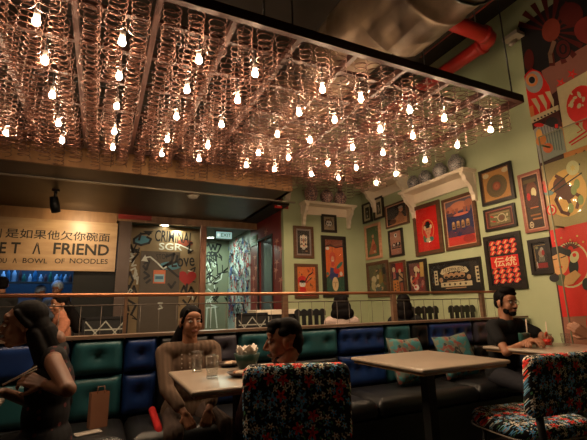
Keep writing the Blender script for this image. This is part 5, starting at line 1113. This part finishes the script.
for s_ in (-1, 1): gl.tube([hpm(s_*.054, .086, .01), hpm(s_*.078, .04, .012), hpm(s_*.08, -.01, .008)], .0014, M_black, n=5)
gl.v = [tuple(M_ @ Vector(v)) for v in gl.v]
tag(gl.build('glasses'), 'thin rimmed glasses worn by the bearded man', 'glasses')
# partner at the far right: only a hand and forearm reach into the frame
T = ond(650, 300, 2.6); pr_rz = .75; loc, M_, Mi = seat_at(T, pr_rz, .93, .05)
wv_ = Mi @ ond(590, 336, 2.62); dv = (M_.to_3x3().inverted() @ (ond(572, 326, 2.68)-ond(590, 336, 2.62))).normalized()
person('person', loc, pr_rz, 'diner at the right edge of whom only a raised hand and forearm show', s=.93, lean=.05, wrists={-1: tuple(wv_), 1: (.12, .32, .75)}, poles={-1: (-.3, -.4, -1), 1: (1, -.4, -1)}, hands={-1: (tuple(dv), tuple(M_.to_3x3().inverted() @ ray(575, 328)), .55), 1: ((-.2, 1, -.1), (0, 0, -1), .3)}, hair=bald(), top=fabric('pale_blue_shirt', (.15, .35, .45)), sleeve=.86, bottom=fabric('grey_trousers', (.05, .05, .06)), voxel=.005)
# diners behind the rail
q = ond(62, 308, 4.35)
fl2 = floral('rust_print'); 
flt = mat('rust_print_top', (.35, .13, .07), .8, var=.5, scale=30)
person('person', (q.x, q.y, .12), PI/2+.3, 'diner with black hair in a rust patterned top behind the rail, seen from the side', s=.93, voxel=.008, yaw=.2, pit=-.1, hair=[('e', (0, -.022, .05), (.085, .096, .085)), ('e', (0, -.07, -.03), (.08, .06, .09)), ('c', (0, -.1, -.05), (0, -.2, -.3), .06, .06), ('c', (0.05, -.12, -.05), (0.05, -.3, -.32), .06, .05)], top=flt, sleeve=.5, bottom=M_dark, feet=False)
q = ond(341, 304, 4.75)
person('person', (q.x, q.y, .05), -.5, 'diner with long black hair and a pale top behind the rail, seen from behind', s=.93, voxel=.008, hair=[('e', (0, -.022, .045), (.095, .1, .09)), ('e', (0, -.05, -.03), (.125, .08, .1)), ('e', (.02, -.07, -.11), (.14, .07, .09)), ('e', (-.09, -.05, -.12), (.05, .05, .07))], top=fabric('pale_pink_top', (.45, .34, .3)), sleeve=.7, bottom=M_dark, feet=False)
q = ond(404, 306, 4.7)
person('person', (q.x, q.y, .07), -.6, 'diner with black hair behind the rail next to the middle right post, seen from behind', s=.9, skin_='warm', voxel=.008, hair=[('e', (0, -.022, .05), (.088, .1, .09)), ('e', (0, -.06, -.03), (.1, .07, .1)), ('e', (0, -.07, -.12), (.11, .06, .09))], top=fabric('black_top', (.012, .012, .012)), sleeve=.2, bottom=M_dark, feet=False)
# kitchen staff in hair nets
M_net = mat('hair_net', (.4, .5, .6), .7, var=.15, scale=60); wht_c = fabric('kitchen_jacket', (.1, .12, .15))
for px, py, l, yw in ((40, 291, 'kitchen worker in a pale hair net, left one of the two', .5), (58, 287, 'kitchen worker in a pale hair net, right one of the two', -.3)):
    q = ond(px, py, 7.4 if px == 40 else 6.95); zt = q.z
    o, hp_, _, _ = person('person', (q.x, q.y, zt-1.5), yw+PI, l, s=.95, sit=False, voxel=.011, wrists={-1: (-.18, .2, .95), 1: (.18, .2, .95)}, top=wht_c, sleeve=.9, bottom=M_dark, feet=False, brow=False, pit=-.3)
    o.location.z = 0; o.scale = (.95, .95, .95*1)
    sc_ = (zt+.08)/1.66; o.scale = (sc_, sc_, sc_)
    nb = blob('hair_net', [('e', hp_(0, -.022, .05), (.092, .105, .095)), ('e', hp_(0, -.05, .01), (.09, .07, .08))], M_net, o, .01, 2)
q = ond(2, 284, 5.8)
o, hp_, _, _ = person('person', (q.x, q.y, .0), .3, 'waiter with dark hair standing at the far left in front of the sign', s=(q.z+.1)/1.66, sit=False, voxel=.01, hair=bald(), top=fabric('waiter_shirt', (.02, .02, .02)), sleeve=.5, bottom=M_dark, feet=False)
